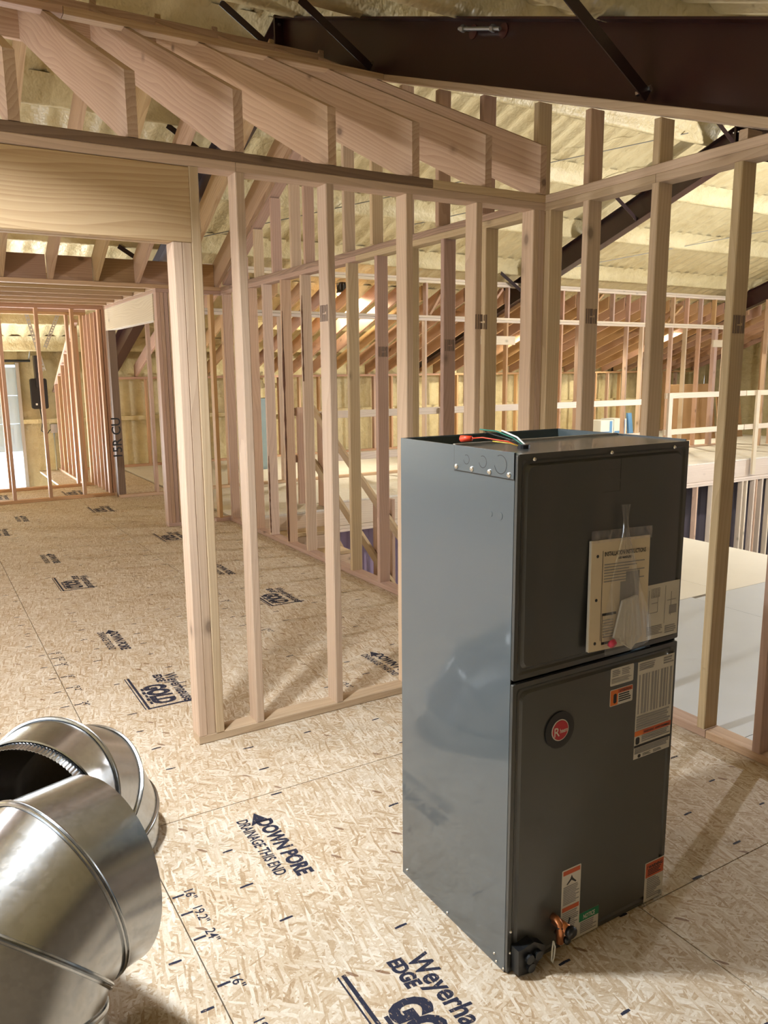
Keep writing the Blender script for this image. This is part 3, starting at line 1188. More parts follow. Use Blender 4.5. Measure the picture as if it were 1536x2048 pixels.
# ------------------------------------------------- wall G across the far loft, with its upper part to the roof
wG = empty('wall_loft', (9, 10.35, 0), 'structure')
YG = 10.35
for (a, b) in ((3.3, 8.0), (8.003, 12.7), (12.703, 14.75)):
    bx(wG, 'top_plate', a, b, YG, YG + D4, 2.335, 2.373, W_WHITE)
    bx(wG, 'top_plate', a, b, YG, YG + D4, 2.375, 2.413, W_WHITE)
    bx(wG, 'roof_plate', a, b, YG, YG + D4, 2.90, 2.938, W_WHITE)
    bx(wG, 'roof_plate', a, b, YG, YG + D4, 2.94, 2.978, W_WHITE)
    bx(wG, 'bottom_plate', a, b, YG, YG + D4, 0, T, W_PINK)
k = 0
for i in range(-15, 13):
    x = 9.82 - .02 + SP * i
    if i % 7 != 3:
        bx(wG, 'stud', x, x + T, YG, YG + D4, T, 2.335, (W_ORNG, W_PINK, W_PALE)[i % 3])
    if x > 5.0:
        bx(wG, 'upper_stud', x + .02, x + .02 + T, YG, YG + D4, 2.413, 2.90, (W_ORNG, W_PINK)[i % 2])
for x in (13.93, 14.72):
    bx(wG, 'stud', x, x + D4, YG, YG + D4, T, 2.335, W_PINK)
bx(wG, 'blocking', 13.86, 14.7, YG - .02, YG + .018, 1.98, 2.12, W_WHITE)
bx(wG, 'blocking', 8.0, 8.75, YG - .02, YG + .018, 1.98, 2.12, W_WHITE)
for (a, b) in (((10.35, 2.43), (10.85, 2.88)), ((7.1, 2.43), (7.4, 2.88)), ((8.15, 2.43), (8.55, 2.88)), ((12.6, 2.43), (13.0, 2.75))):
    sloped(wG, 'diagonal_brace', (a[0], YG + .11, a[1]), (b[0], YG + .11, b[1]), D4, T, W_ORNG, False, (0, 1, 0))
# wall that leaves G at its right end towards the viewer
bx(wG, 'stud', 14.80, 14.84, 9.8, 9.89, 0, 2.9, W_PINK)
bx(wG, 'top_plate', 14.76, 17.0, 9.9, 9.99, 2.30, 2.34, W_ORNG)
for i in range(6):
    bx(wG, 'stud', 14.9 + SP * i, 14.9 + SP * i + T, 9.9, 9.99, 0, 2.3, W_PINK)

# ------------------------------------------------- knee wall and low rafters under the far roof slope
wK = empty('wall_knee', (9, 13.6, 0), 'structure')
bx(wK, 'top_plate', 2.6, 9.5, 13.6, 13.69, 1.47, 1.51, W_ORNG)
bx(wK, 'top_plate', 9.503, 17.5, 13.6, 13.69, 1.47, 1.51, W_ORNG)
bx(wK, 'bottom_plate', 2.3, 9.5, 13.6, 13.69, 0, T, W_ORNG)
bx(wK, 'bottom_plate', 9.503, 17.5, 13.6, 13.69, 0, T, W_ORNG)
for i in range(36):
    x = 3.45 + SP * i
    if i % 5 != 4:
        bx(wK, 'stud', x, x + T, 13.6, 13.69, T, 1.47, (W_ORNG, W_PINK)[i % 2])
lr = empty('ceiling_low_rafters', (9, 12, 1.5), 'structure')
for i in range(36):
    x = 3.30 + SP * i
    top = lambda y: 1.50 + .2 + .36 * (13.69 - y)
    hv = .2 * math.sqrt(1 + .36 * .36)
    ya = 13.69
    yb = 10.46
    sloped(lr, 'rafter', (x + T / 2, ya, top(ya) - hv / 2), (x + T / 2, yb, top(yb) - hv / 2), T, .2, W_ORNG)

# ------------------------------------------------- guard rails on the loft edge and stair
gr = empty('stair_guard_rail', (4.15, 8.5, 0), None, 'bare lumber guard rail along the edge of the far loft', 'railing')
for (a, b) in ((4.16, 7.3), (7.303, 9.82)):
    bx(gr, 'top_rail', a, b, 8.455, 8.493, 1.02, 1.108, W_WHITE)
    bx(gr, 'middle_rail', a, b, 8.455, 8.493, 0.50, 0.588, W_WHITE)
for (a, b) in ((10.28, 12.3), (12.32, 15.5)):
    bx(gr, 'top_rail', a, b, 8.455, 8.493, 1.10, 1.188, W_WHITE)
    bx(gr, 'middle_rail', a, b, 8.455, 8.493, 0.52, 0.608, W_WHITE)
for x in (4.2, 5.9, 7.7, 9.75, 10.30, 12.56, 14.4):
    bx(gr, 'post', x, x + D4, 8.44 - .03, 8.452, -.27, 1.10 if x < 10 else 1.19, W_PINK if x < 5 else W_WHITE)
bx(gr, 'top_rail', 3.80, 4.10, 8.60, 8.638, 1.06, 1.15, W_PINK)
bx(gr, 'middle_rail', 3.80, 4.10, 8.60, 8.638, .50, .59, W_PINK)
bx(gr, 'post', 3.93, 4.02, 8.56, 8.598, 0, 1.16, W_PINK)
stair = empty('staircase', (3.5, 7.5, ZG), None, 'open wooden staircase going down behind the stud wall', 'stairs')
for i in range(11):
    y1 = 8.06 - i * 0.27
    z1 = -.19 - i * .19
    bx(stair, 'tread', 3.02, 4.05, y1 - .28, y1, z1 - T, z1, W_RAFT)
    bx(stair, 'riser', 3.02, 4.05, y1 - .002, y1 + .016, z1 - .0, z1 + .15, W_PALE)
for x in (2.98, 4.06):
    sloped(stair, 'stringer', (x + T / 2, 8.05, -.36), (x + T / 2, 4.95, -.36 - 3.1 * .70), T, .28, W_RAFT)
for off in (1.13, 0.50):
    sloped(stair, 'hand_rail', (4.07, 8.40, off), (4.07, 5.2, off - 3.2 * .62), T, D4, W_PALE)
for y in (8.3, 7.0, 5.8):
    bx(stair, 'post', 4.10, 4.138, y - .3, y + D4, -.75 - (8.3 - y) * .62, 1.1 - (8.3 - y) * .62, W_PINK)

# ------------------------------------------------- storey below
wL = empty('wall_lower', (9, 8.5, ZG), 'structure')
bx(wL, 'top_plate', 4.2, 10.4, 8.49, 8.58, -.356, -.318, W_WHITE)
bx(wL, 'top_plate', 10.403, 17, 8.49, 8.58, -.356, -.318, W_WHITE)
bx(wL, 'top_plate', 4.2, 10.4, 8.49, 8.58, -.396, -.358, W_WHITE)
bx(wL, 'top_plate', 10.403, 17, 8.49, 8.58, -.396, -.358, W_WHITE)
bx(wL, 'bottom_plate', 4.2, 17, 8.49, 8.58, ZG, ZG + T, W_PINK)
for i in range(32):
    x = 4.3 + SP * i
    bx(wL, 'stud', x, x + T, 8.49, 8.58, ZG + T, -.396, (W_WHITE, W_PINK)[i % 2])
for x in (12.55, 12.77, 13.0):
    bx(wL, 'stud', x, x + T, 8.49, 8.58, ZG + T, -.396, W_WHITE)
mb = MB()
for i in range(22):
    x = 4.3 + i * .22
    mb.prism([(x, 9.3), (x + .03, 9.26), (x + .10, 9.26), (x + .13, 9.3), (x + .22, 9.3), (x + .22, 9.32), (x, 9.32)], 2, ZG, -.42)
tag(mb.build('wall_lower_panel', PURPLE), kind='structure')
mb = MB()
for i in range(38):
    x = 9.2 + i * .22
    mb.prism([(x, 9.75), (x + .03, 9.72), (x + .10, 9.72), (x + .13, 9.75), (x + .22, 9.75), (x + .22, 9.77), (x, 9.77)], 2, ZG, -.42)
tag(mb.build('lower_dark_backdrop', plain('backdrop_dark', (.075, .06, .075), .6)), kind='structure')  # added backdrop, its dark colour supplies the gloom of the lower storey

# ================================================================== STEEL FRAMES


def steel_frame(x, label, braces=True):
    fr = empty('steel_frame', (x, 6.5, zbeam(6.5)), None, label, 'steel beam', 'steel roof frames')
    for s in (-1, 1):
        ye = YN + .05 if s < 0 else YF - .05
        y0 = 6.5 + s * .012
        zb = lambda y: zbeam(y)
        zt_ = lambda y: zroof(y) - .012
        mb = MB()
        mb.prism([(y0, zb(y0) + .01), (ye, zb(ye) + .01), (ye, zt_(ye)), (y0, zt_(y0))], 0, x - .004, x + .004)
        mb.build('web', STEEL, fr)
        for nm, fn in (('bottom_flange', zb), ('top_flange', zt_)):
            mb = MB()
            mb.prism([(y0, fn(y0)), (ye, fn(ye)), (ye, fn(ye) + .011), (y0, fn(y0) + .011)], 0, x - .075, x + .075)
            mb.build(nm, STEEL, fr)
        mb = MB()
        mb.box(x - .08, x + .08, 6.5 + s * .001, 6.5 + s * .013, zb(6.5) - .02, zt_(6.5) + .02)
        mb.build('end_plate', STEEL, fr)
    for (dx, dz) in ((-.05, .05), (-.05, .28), (.05, .05), (.05, .28)):
        mb = MB()
        mb.tube([(x + dx, 6.46, zbeam(6.5) + dz), (x + dx, 6.54, zbeam(6.5) + dz)], 0.014, 6)
        mb.build('bolt', BRASS, fr)
    if braces:
        for y in (2.60, 5.0, 6.42, 8.0, 10.3):
            a = Vector((x - .04, y, zbeam(y) + .045))
            b = Vector((x - .56, y, zbeam(y) + .36))
            mb = MB()
            d = (b - a).normalized()
            n = Vector((d.z, 0, -d.x))
            w_ = Vector((0, 1, 0))
            for (u0, u1, v0, v1) in ((-.028, .028, 0, .005), (-.028, -.022, -.05, .0)):
                cs = []
                for e in (a, b):
                    for (u, v) in ((u0, v0), (u1, v0), (u1, v1), (u0, v1)):
                        cs.append(e + w_ * u + n * v)
                mb.add(cs, [(0, 1, 2, 3), (7, 6, 5, 4), (0, 4, 5, 1), (1, 5, 6, 2), (2, 6, 7, 3), (3, 7, 4, 0)])
            br = mb.build('flange_brace', BRACE, fr)
            mb = MB()
            mb.tube([a + Vector((-.01, -.04, .01)), a + Vector((-.01, .04, .01))], 0.013, 6)
            mb.build('bolt', BRASS, br)
    return fr


f1 = steel_frame(2.955, 'dark red-brown steel roof beam directly above the air handler and right stud wall')
steel_frame(8.95, 'dark red-brown steel roof beam beyond the right stud wall, sloping down to the left')
steel_frame(14.9, 'farthest dark steel roof beam at the right end of the far loft wall', False)
# rod end with washers on the near beam's web
for (y, z) in ((3.90, 3.470), (3.63, 3.385)):
    mb = MB()
    mb.tube([(2.945, y, z), (2.951, y, z)], 0.038, 16)
    mb.build('washer', plain('rust_washer', (.10, .03, .02), .4), f1)
mb = MB()
mb.tube([(2.90, 3.97, 3.50), (2.90, 3.60, 3.375)], 0.010, 8)
mb.build('threaded_rod', GALV_ROD, f1)
for (y, z) in ((3.93, 3.487), (3.66, 3.397)):
    mb = MB()
    mb.tube([(2.90, y + .012, z + .004), (2.90, y - .012, z - .004)], 0.02, 6)
    mb.build('nut', GALV_ROD, f1)
    mb = MB()
    mb.tube([(2.90, y, z), (2.949, y, z)], 0.008, 6)
    mb.build('rod_lug', GALV_ROD, f1)

# ================================================================== AIR HANDLER
AX, AY, AW, AD, AHH = 1.2137, 1.4132, 0.6135, 0.5151, 1.394
ah = empty('air_handler', (AX, AY, 0), None, 'tall slate grey air handler cabinet standing on the strand board floor', 'air handler', rz=0.0034)


def ab(mb, name, mat, parent=None, smooth=False):
    return link(name, mb.mesh(name, smooth), mat, parent or ah, chain(ah))


SH = 0.004


def rounded(x0, x1, z0, z1, r, n=5):
    pts = []
    for (cx, cz, a0) in ((x1 - r, z1 - r, 0), (x0 + r, z1 - r, 90), (x0 + r, z0 + r, 180), (x1 - r, z0 + r, 270)):
        for i in range(n + 1):
            a = math.radians(a0 + 90 * i / n)
            pts.append((cx + r * math.cos(a), cz + r * math.sin(a)))
    return pts


mb = MB()
mb.box(0, SH, 0.012, AD, 0, AHH)
ab(mb, 'side_panel', AHU_M)
mb = MB()
mb.box(AW - SH, AW, 0.012, AD, 0, AHH)
ab(mb, 'side_panel', AHU_M)
mb = MB()
mb.box(SH, AW - SH, AD - SH, AD, 0, AHH)
ab(mb, 'back_panel', AHU_M)
mb = MB()
mb.box(SH, AW - SH, 0.014, AD - SH, 0.002, 0.03)
ab(mb, 'base_pan', AHU_IN)
mb = MB()
mb.box(SH, AW - SH, 0.0, 0.262, AHH - .012, AHH - .004)
mb.box(SH, AW - SH, 0.258, 0.262, AHH - .16, AHH - .012)
ab(mb, 'top_plate', AHU_DIM)
mb = MB()
mb.box(SH, AW - SH, 0.255, 0.264, AHH - .004, AHH + .002)
ab(mb, 'outlet_flange', GALV_ROD)
mb = MB()
mb.box(SH + .001, AW - SH - .001, 0.262, AD - SH - .001, AHH - .30, AHH - .29)
ab(mb, 'blower_deck', AHU_IN)
for (x0, x1, y0, y1) in ((SH, SH + .003, .264, AD - SH), (AW - SH - .003, AW - SH, .264, AD - SH), (SH + .003, AW - SH - .003, AD - SH - .003, AD - SH)):
    mb = MB()
    mb.box(x0, x1, y0, y1, AHH - .29, AHH - .002)
    ab(mb, 'inner_liner', AHU_IN)


def door(name, z0, z1):
    """pressed door: flat rim, raised field with a rounded step"""
    mb = MB()
    rings = []
    specs = ((0.001, 0.0, 0.004), (0.001, -0.010, 0.004), (0.0135, -0.010, 0.010), (0.019, -0.006, 0.018), (0.025, -0.006, 0.02), (0.031, -0.013, 0.022))
    k = 24
    for (inset, y, r) in specs:
        ring = rounded(inset, AW - inset, z0 + inset, z1 - inset, r)
        rings.append([(px, 0.012 + y, pz) for px, pz in ring])
    for rg in rings:
        mb.v += rg
    for i in range(len(rings) - 1):
        for j in range(k):
            a, b = i * k + j, i * k + (j + 1) % k
            mb.f.append((a, b, b + k, a + k))
    mb.f.append(tuple((len(rings) - 1) * k + j for j in range(k)))
    mb.f.append(tuple(range(k)))
    return ab(mb, name, AHU_DIM)


ud = door('upper_door', 0.824, AHH - .004)
ld = door('lower_door', 0.002, 0.816)
FY = -0.001                                 # raised field of a door


def qf(mb, u0, u1, z0, z1, y):
    mb.box(u0, u1, y - .0004, y, z0, z1)


def rect_part(name, mat, u0, u1, z0, z1, y, parent, r=0.0):
    mb = MB()
    if r:
        mb.prism([(a, b) for a, b in rounded(u0, u1, z0, z1, r, 3)], 1, y - .0005, y)
    else:
        qf(mb, u0, u1, z0, z1, y)
    return ab(mb, name, mat, parent)


def ftext(s, u, z, size, mat, parent, bold=0.0, width=None, shear=0.0, y=FY - .0014):
    me = text_mesh(s, size, bold, shear)
    if width:
        norm_width(me, width)
    mw = chain(ah) @ Matrix.Translation((u, y, z)) @ Matrix.Rotation(math.pi / 2, 4, 'X')
    return link('printed_text', me, mat, parent, mw)


def lines(mat, parent, u0, u1, z0, z1, n, rs, fill=.55, ragged=.25, y=FY - .0008):
    mb = MB()
    st = (z1 - z0) / n
    for i in range(n):
        zt_ = z1 - i * st
        qf(mb, u0, u1 - (u1 - u0) * rs.uniform(0, ragged), zt_ - st * fill, zt_, y)
    return ab(mb, 'printed_lines', mat, parent)


rs = random.Random(5)
P1 = FY - .0006
# rating plate
lab = rect_part('rating_label', PAPER, .449, .600, .492, .783, FY, ld)
lines(LGREY, lab, .455, .53, .755, .778, 4, rs)
lines(LGREY, lab, .555, .597, .755, .778, 3, rs)
mb = MB()
for i in range(11):
    qf(mb, .456 + i * .0128, .456 + i * .0128 + (.0085 if i % 3 else .005), .628, .745, P1)
ab(mb, 'printed_table', LGREY, lab)
lines(LGREY, lab, .453, .597, .578, .622, 6, rs, .7, .12)
rect_part('printed_band', REDOR, .449, .600, .562, .577, P1, lab)
rect_part('printed_band', ORANGE, .449, .482, .562, .577, P1 - .0004, lab)
ftext('WARNING  AVERTISSEMENT', .486, .5655, .0095, LINK, lab, .0003, .11, y=P1 - .0008)
rect_part('warning_pictogram', LINK, .454, .470, .536, .558, P1, lab, .006)
lines(LGREY, lab, .478, .597, .538, .560, 4, rs, .6, .2)
rect_part('printed_band', LINK, .449, .600, .527, .534, P1, lab)
lines(LGREY, lab, .452, .598, .506, .525, 4, rs, .75, .1)
lines(LGREY, lab, .486, .52, .494, .503, 3, rs)
lines(LGREY, lab, .53, .565, .494, .503, 3, rs)
rect_part('certification_mark', LINK, .466, .478, .494, .504, P1, lab, .004)
# small label and caution label
lab = rect_part('small_label', PAPER, .342, .432, .736, .786, FY, ld, .004)
lines(LGREY, lab, .348, .38, .760, .780, 4, rs, .5)
lines(LGREY, lab, .385, .42, .760, .780, 4, rs, .5)
lines(LGREY, lab, .346, .428, .741, .757, 4, rs, .4)
lab = rect_part('caution_label', PAPER, .343, .432, .677, .725, FY, ld, .004)
rect_part('printed_panel', ORANGE, .345, .373, .679, .723, P1, lab)
rect_part('printed_band', REDOR, .373, .430, .711, .723, P1, lab)
rect_part('hand_pictogram', LINK, .356, .368, .684, .712, P1 - .0004, lab, .005)
ftext('ATTENTION', .378, .7135, .009, LINK, lab, .0003, .046, y=P1 - .0008)
lines(LINK, lab, .377, .427, .682, .708, 4, rs, .5, .2)
# wiring diagram on the upper door
lab = rect_part('wiring_label', PAPER, .402, .604, .842, 1.0, FY, ud)
mb = MB()
for (a, b, c, d) in ((.41, .47, .96, .9615), (.41, .41 + .0015, .905, .96), (.47, .4715, .89, .985), (.478, .4795, .89, .985), (.478, .515, .918, .9195),
                     (.515, .5165, .918, .965), (.49, .515, .945, .9465), (.41, .47, .905, .9065), (.545, .5465, .88, .99), (.555, .59, .945, .9465), (.57, .5715, .9, .97),
                     (.41, .47, .885, .8865), (.42, .44, .93, .95), (.565, .595, .905, .93)):
    qf(mb, a, b, c, d, P1)
for i in range(7):
    qf(mb, .488, .522, .962 + i * .0042, .9632 + i * .0042, P1)
for i in range(6):
    qf(mb, .488 + i * .0066, .4892 + i * .0066, .962, .988, P1)
ab(mb, 'printed_diagram', LGREY, lab)
lines(LGREY, lab, .44, .54, .852, .880, 6, rs, .5)
lines(LGREY, lab, .55, .60, .848, .872, 4, rs, .5)
# tall warning label, green notice, lower right warning
lab = rect_part('tall_warning_label', PAPER, .188, .259, .006, .237, FY, ld, .003)
rect_part('printed_band', REDOR, .192, .255, .220, .233, P1, lab)
rect_part('printed_band', REDOR, .192, .255, .108, .121, P1, lab)
mb = MB()
mb.add([(.224, P1, .215), (.219, P1, .204), (.205, P1, .190), (.209, P1, .188), (.224, P1, .199), (.239, P1, .188), (.243, P1, .190), (.229, P1, .204)], [(0, 1, 4, 7), (1, 2, 3, 4), (4, 5, 6, 7)])
ab(mb, 'printed_pictogram', LINK, lab)
lines(LGREY, lab, .194, .254, .126, .184, 11, rs, .55)
lines(LGREY, lab, .194, .254, .012, .104, 15, rs, .5)
lab = rect_part('green_notice_label', PAPER, .259, .335, .006, .078, FY, ld)
rect_part('printed_band', GREEN, .259, .335, .052, .078, P1, lab)
ftext('NOTICE', .274, .0575, .019, PAPER, lab, .0006, .046, .1, P1 - .0008)
lines(LGREY, lab, .264, .328, .012, .048, 6, rs, .45)
lab = rect_part('orange_warning_label', PAPER, .526, .608, .008, .138, FY, ld)
rect_part('printed_panel', REDOR, .529, .606, .088, .135, P1, lab)
ftext('! WARNING', .533, .117, .014, LINK, lab, .0006, .068, y=P1 - .0008)
lines(LINK, lab, .537, .60, .092, .114, 4, rs, .5, .25, P1 - .0004)
lines(LGREY, lab, .536, .60, .016, .084, 11, rs, .5, .45)
mb = MB()
qf(mb, .590, .601, .014, .026, P1)
ab(mb, 'printed_square', LGREY, lab)
# round badge
mb = MB()
mb.tube([(.158, FY, .660), (.158, FY - .004, .660)], .0505, 36)
bd = ab(mb, 'badge', BLACK, ld)
mb = MB()
mb.tube([(.158, FY - .004, .660), (.158, FY - .0052, .660)], .0295, 32)
ab(mb, 'badge_ring', PAPER, bd)
mb = MB()
mb.tube([(.158, FY - .0052, .660), (.158, FY - .006, .660)], .0268, 32)
bc = ab(mb, 'badge_disc', RED, bd)
ftext('R', .136, .645, .036, PAPER, bc, .0002, .019, y=FY - .0066)
ftext('heem', .156, .652, .018, PAPER, bc, .0003, .027, y=FY - .0066)
# left side: knockout plate, screws, knockouts
mb = MB()
mb.box(-.0025, -.0003, .012, .250, 1.330, AHH - .001)
kp = ab(mb, 'knockout_plate', AHU_M)
mb = MB()
mb.box(-.0012, -.0001, .0115, .2525, 1.3272, AHH - .0015)
ab(mb, 'plate_shadow_line', BLACK, kp)  # dark outline painted as the shadow round the plate's edge
for (v, r) in ((.197, .011), (.130, .014), (.061, .022)):
    mb = MB()
    n = 28
    for i in range(n + 1):
        a = math.radians(60 + 290 * i / n)
        for rr_ in (r, r + .0014):
            mb.v.append((-.0028, v + rr_ * math.cos(a), 1.361 + rr_ * math.sin(a)))
    for i in range(n):
        mb.f.append((2 * i, 2 * i + 1, 2 * i + 3, 2 * i + 2))
    ab(mb, 'knockout', BLACK, kp)


def screw(p, ax, parent, r=.0045):
    mb = MB()
    p = Vector(p)
    d = Vector(ax)
    mb.tube([p, p + d * .0015, p + d * .0035, p + d * .0045], [r * 1.35, r * 1.35, r, r * .7], 8)
    return ab(mb, 'screw', BRASS, parent)


for v in (.24, .174, .103, .029):
    screw((-.0025, v, 1.339), (-1, 0, 0), kp, .0052)
for (v, z) in ((.482, .023), (.264, .012), (.046, .03), (.037, .012), (.008, .01)):
    screw((0, v + .006, z), (-1, 0, 0), ah, .003)
for (v, r) in ((.1, .008), (.063, .010)):
    mb = MB()
    mb.tube([(-.0001, v, 1.234), (-.0008, v, 1.234)], r, 20)
    ab(mb, 'knockout', AHU_M)
for (u, z) in ((.05, AHH - .018), (.31, AHH - .018), (.55, AHH - .018)):
    screw((u, .0, z), (0, -1, 0), ud, .004)
for (u, z) in ((.010, .062), (.010, .125)):
    screw((u, .002, z), (0, -1, 0), ld, .003)
# knock out lines on the upper door
mb = MB()
qf(mb, .345, .3465, 1.275, 1.30, FY)
qf(mb, .345, .3465, 1.305, 1.365, FY)
qf(mb, .287, .3465, 1.275, 1.2762, FY)
qf(mb, .287, .3465, 1.333, 1.3335, FY)
ab(mb, 'slot_lines', BLACK, ud)
mb = MB()
qf(mb, .48, .50, .8195, .8215, .004)
ab(mb, 'door_clip', BLACK, ld)
# refrigerant stubs and drain pan connection
mb = MB()
mb.tube([(.158, .0, .112), (.158, -.016, .112), (.158, -.027, .106), (.158, -.031, .094), (.158, -.031, .052)], .0105, 12)
ab(mb, 'suction_pipe', COPPER, ld, True)
mb = MB()
mb.tube([(.166, .0, .098), (.172, -.052, .095)], .0135, 12)
lq = ab(mb, 'pipe_stub', COPPER, ld, True)
mb = MB()
mb.tube([(.172, -.050, .095), (.1725, -.064, .0945)], .0165, 12)
ab(mb, 'pipe_cap', BLACK, lq, True)
mb = MB()
mb.tube([(.172, .0, .060), (.175, -.036, .058)], .006, 10)
l2 = ab(mb, 'liquid_pipe', COPPER, ld, True)
mb = MB()
mb.tube([(.175, -.034, .058), (.1755, -.046, .0575)], .0105, 12)
ab(mb, 'pipe_cap', BLACK, l2, True)
mb = MB()
mb.tube([(.135, -.03, .065), (.127, -.034, .04), (.125, -.036, .015), (.128, -.036, .006), (.134, -.035, .02), (.138, -.034, .05), (.135, -.03, .065)], .0025, 6)
ab(mb, 'cable_tie', WHITE, ld, True)
mb = MB()
mb.tube([(.145, -.03, .10), (.166, -.046, .098), (.19, -.034, .116)], .002, 6)
ab(mb, 'cable_tie', BLACK, ld, True)
mb = MB()
mb.prism([(.012, .086), (.03, .086), (.066, .092), (.103, .068), (.106, .05), (.072, .012), (.058, .004), (.014, .012)], 1, -.03, FY)
dp = ab(mb, 'drain_fitting', BLACK, ld)
for (u, z) in ((.045, .055), (.075, .055), (.05, .028)):
    mb = MB()
    mb.tube([(u, -.03, z), (u, -.042, z)], .013, 14)
    ab(mb, 'drain_port', BLACK, dp)
# wires on top
for pts, m, r in (([(.10, .11, AHH), (.085, .14, AHH + .012), (.05, .20, AHH + .02), (.04, .235, AHH + .016)], REDW, .0018),
                  ([(.11, .11, AHH), (.10, .15, AHH + .016), (.09, .21, AHH + .026), (.10, .25, AHH + .03)], BLACK, .0018),
                  ([(.11, .10, AHH), (.12, .16, AHH + .018), (.13, .24, AHH + .03), (.12, .30, AHH + .032)], plain('green_wire', (.02, .16, .11), .4), .0022),
                  ([(.115, .10, AHH), (.125, .15, AHH + .02), (.14, .23, AHH + .032)], WHITE, .0025),
                  ([(.10, .10, AHH), (.085, .13, AHH + .008), (.06, .17, AHH + .012)], plain('yellow_wire', (.55, .40, .05), .4), .0016)):
    mb = MB()
    mb.tube(pts, r, 6)
    ab(mb, 'wire', m, ah, True)
mb = MB()
mb.tube([(.04, .232, AHH + .016), (.028, .262, AHH + .014)], [.007, .009], 10)
ab(mb, 'wire_nut', REDW, ah, True)
mb = MB()
mb.tube([(.108, .105, AHH - .004), (.108, .105, AHH + .006)], .016, 14)
ab(mb, 'grommet', BLACK, ah)

# ------------------------------------------------- instruction booklet in its bag
bk = empty('instruction_booklet', (AX + .34, AY - .02, .86), None, 'cream instruction booklet in a clear plastic bag taped to the air handler door', 'booklet')
BM = chain(ah)
tilt = Matrix.Translation((0.343, -0.018, 1.005)) @ Matrix.Rotation(math.radians(2.2), 4, 'Y') @ Matrix.Rotation(math.radians(-2.5), 4, 'X')


def bkpart(mb, name, mat, parent=None, smooth=False):
    return link(name, mb.mesh(name, smooth), mat, parent or bk, BM @ tilt)


mb = MB()
mb.box(-.109, .107, .002, .008, -.145, .145)
bkpart(mb, 'page_stack', PAPER)
mb = MB()
mb.box(-.1085, .1085, -.001, .002, -.146, .146)
cov = bkpart(mb, 'cover', BOOK)


def bkq(name, mat, rects, y=-.0014):
    mb = MB()
    for (a, b, c, d) in rects:
        mb.box(a, b, y - .0003, y, c, d)
    return bkpart(mb, name, mat, cov)


bkq('printed_rule', LINK, ((-.069, -.0675, -.12, .118),))
for z in (.105, -.01, -.125):
    mb = MB()
    mb.tube([(-.087, -.0012, z), (-.087, -.0018, z)], .0042, 14)
    bkpart(mb, 'punch_hole', LINK, cov)


def bktext(s, u, z, size, width, bold=.0004):
    me = norm_width(text_mesh(s, size, bold), width)
    link('printed_text', me, LINK, cov, BM @ tilt @ Matrix.Translation((u, -.0018, z)) @ Matrix.Rotation(math.pi / 2, 4, 'X'))


bktext('INSTALLATION INSTRUCTIONS', -.062, .103, .016, .155, .0003)
bktext('AIR HANDLERS', -.012, .092, .008, .05)
bkq('printed_lines', LGREY, [(-.062, .09 - .03 * (i % 3), .082 - i * .0075 - .0028, .082 - i * .0075) for i in range(7)])
bkq('printed_picture', LGREY, ((.02, .072, -.055, .055), (-.0, .02, -.04, .03)))
bkq('printed_panel', LINK, ((-.064, -.012, -.055, -.048), (-.064, -.0625, -.13, -.055), (-.064, -.02, -.132, -.125)))
bkq('printed_lines', LGREY, [(-.06, -.022, -.066 - i * .0075 - .0025, -.066 - i * .0075) for i in range(7)])
# paper sachet and red cap inside the hanging bag
mb = MB()
mb.add([(.0, -.012, -.02), (.055, -.014, -.01), (.075, -.016, -.12), (.03, -.02, -.152), (-.03, -.014, -.115),
        (.0, -.006, -.02), (.055, -.006, -.01), (.075, -.008, -.12), (.03, -.01, -.152), (-.03, -.008, -.115)],
       [(0, 1, 2, 3, 4), (9, 8, 7, 6, 5), (0, 5, 6, 1), (1, 6, 7, 2), (2, 7, 8, 3), (3, 8, 9, 4), (4, 9, 5, 0)])
bkpart(mb, 'paper_sachet', PAPER)
mb = MB()
mb.tube([(-.035, -.010, -.128), (-.035, -.018, -.132)], [.013, .011], 12)
bkpart(mb, 'red_cap', plain('pink_red_plastic', (.62, .05, .10), .4), None, True)
# bag: narrow twisted neck, widening downwards, creased
mb = MB()
rb = random.Random(9)
NU, NV = 18, 22
for j in range(NV + 1):
    t = j / NV
    zc = .235 - t * .385
    hw = (.017 - .009 * math.sin(math.pi * min(1, t / .26))) if t < .26 else .018 + .072 * min(1, (t - .26) / .55)
    xc = .004 + .018 * t + (.03 * max(0, t - .6))
    for i in range(NU + 1):
        s = i / NU * 2 - 1
        mb.v.append((xc + s * hw, -.006 - .020 * math.sin(min(1, t * 1.4) * math.pi * .5) * (1 - s * s) + .0022 * math.sin(i * 2.4 + j * .25) + rb.uniform(-.0008, .0008), zc + .01 * s * t))
for j in range(NV):
    for i in range(NU):
        a = j * (NU + 1) + i
        mb.f.append((a, a + 1, a + NU + 2, a + NU + 1))
bkpart(mb, 'inner_bag', FILM, None, True)
mb = MB()
for j in range(3):
    for i in range(13):
        mb.v.append((-.112 + i * .0187, -.003 + .0012 * math.sin(i * 1.9 + j), .172 - j * .016))
for j in range(2):
    for i in range(12):
        a = j * 13 + i
        mb.f.append((a, a + 1, a + 14, a + 13))
bkpart(mb, 'bag_flap', FILM, None, True)

# ================================================================== DUCT ELBOWS


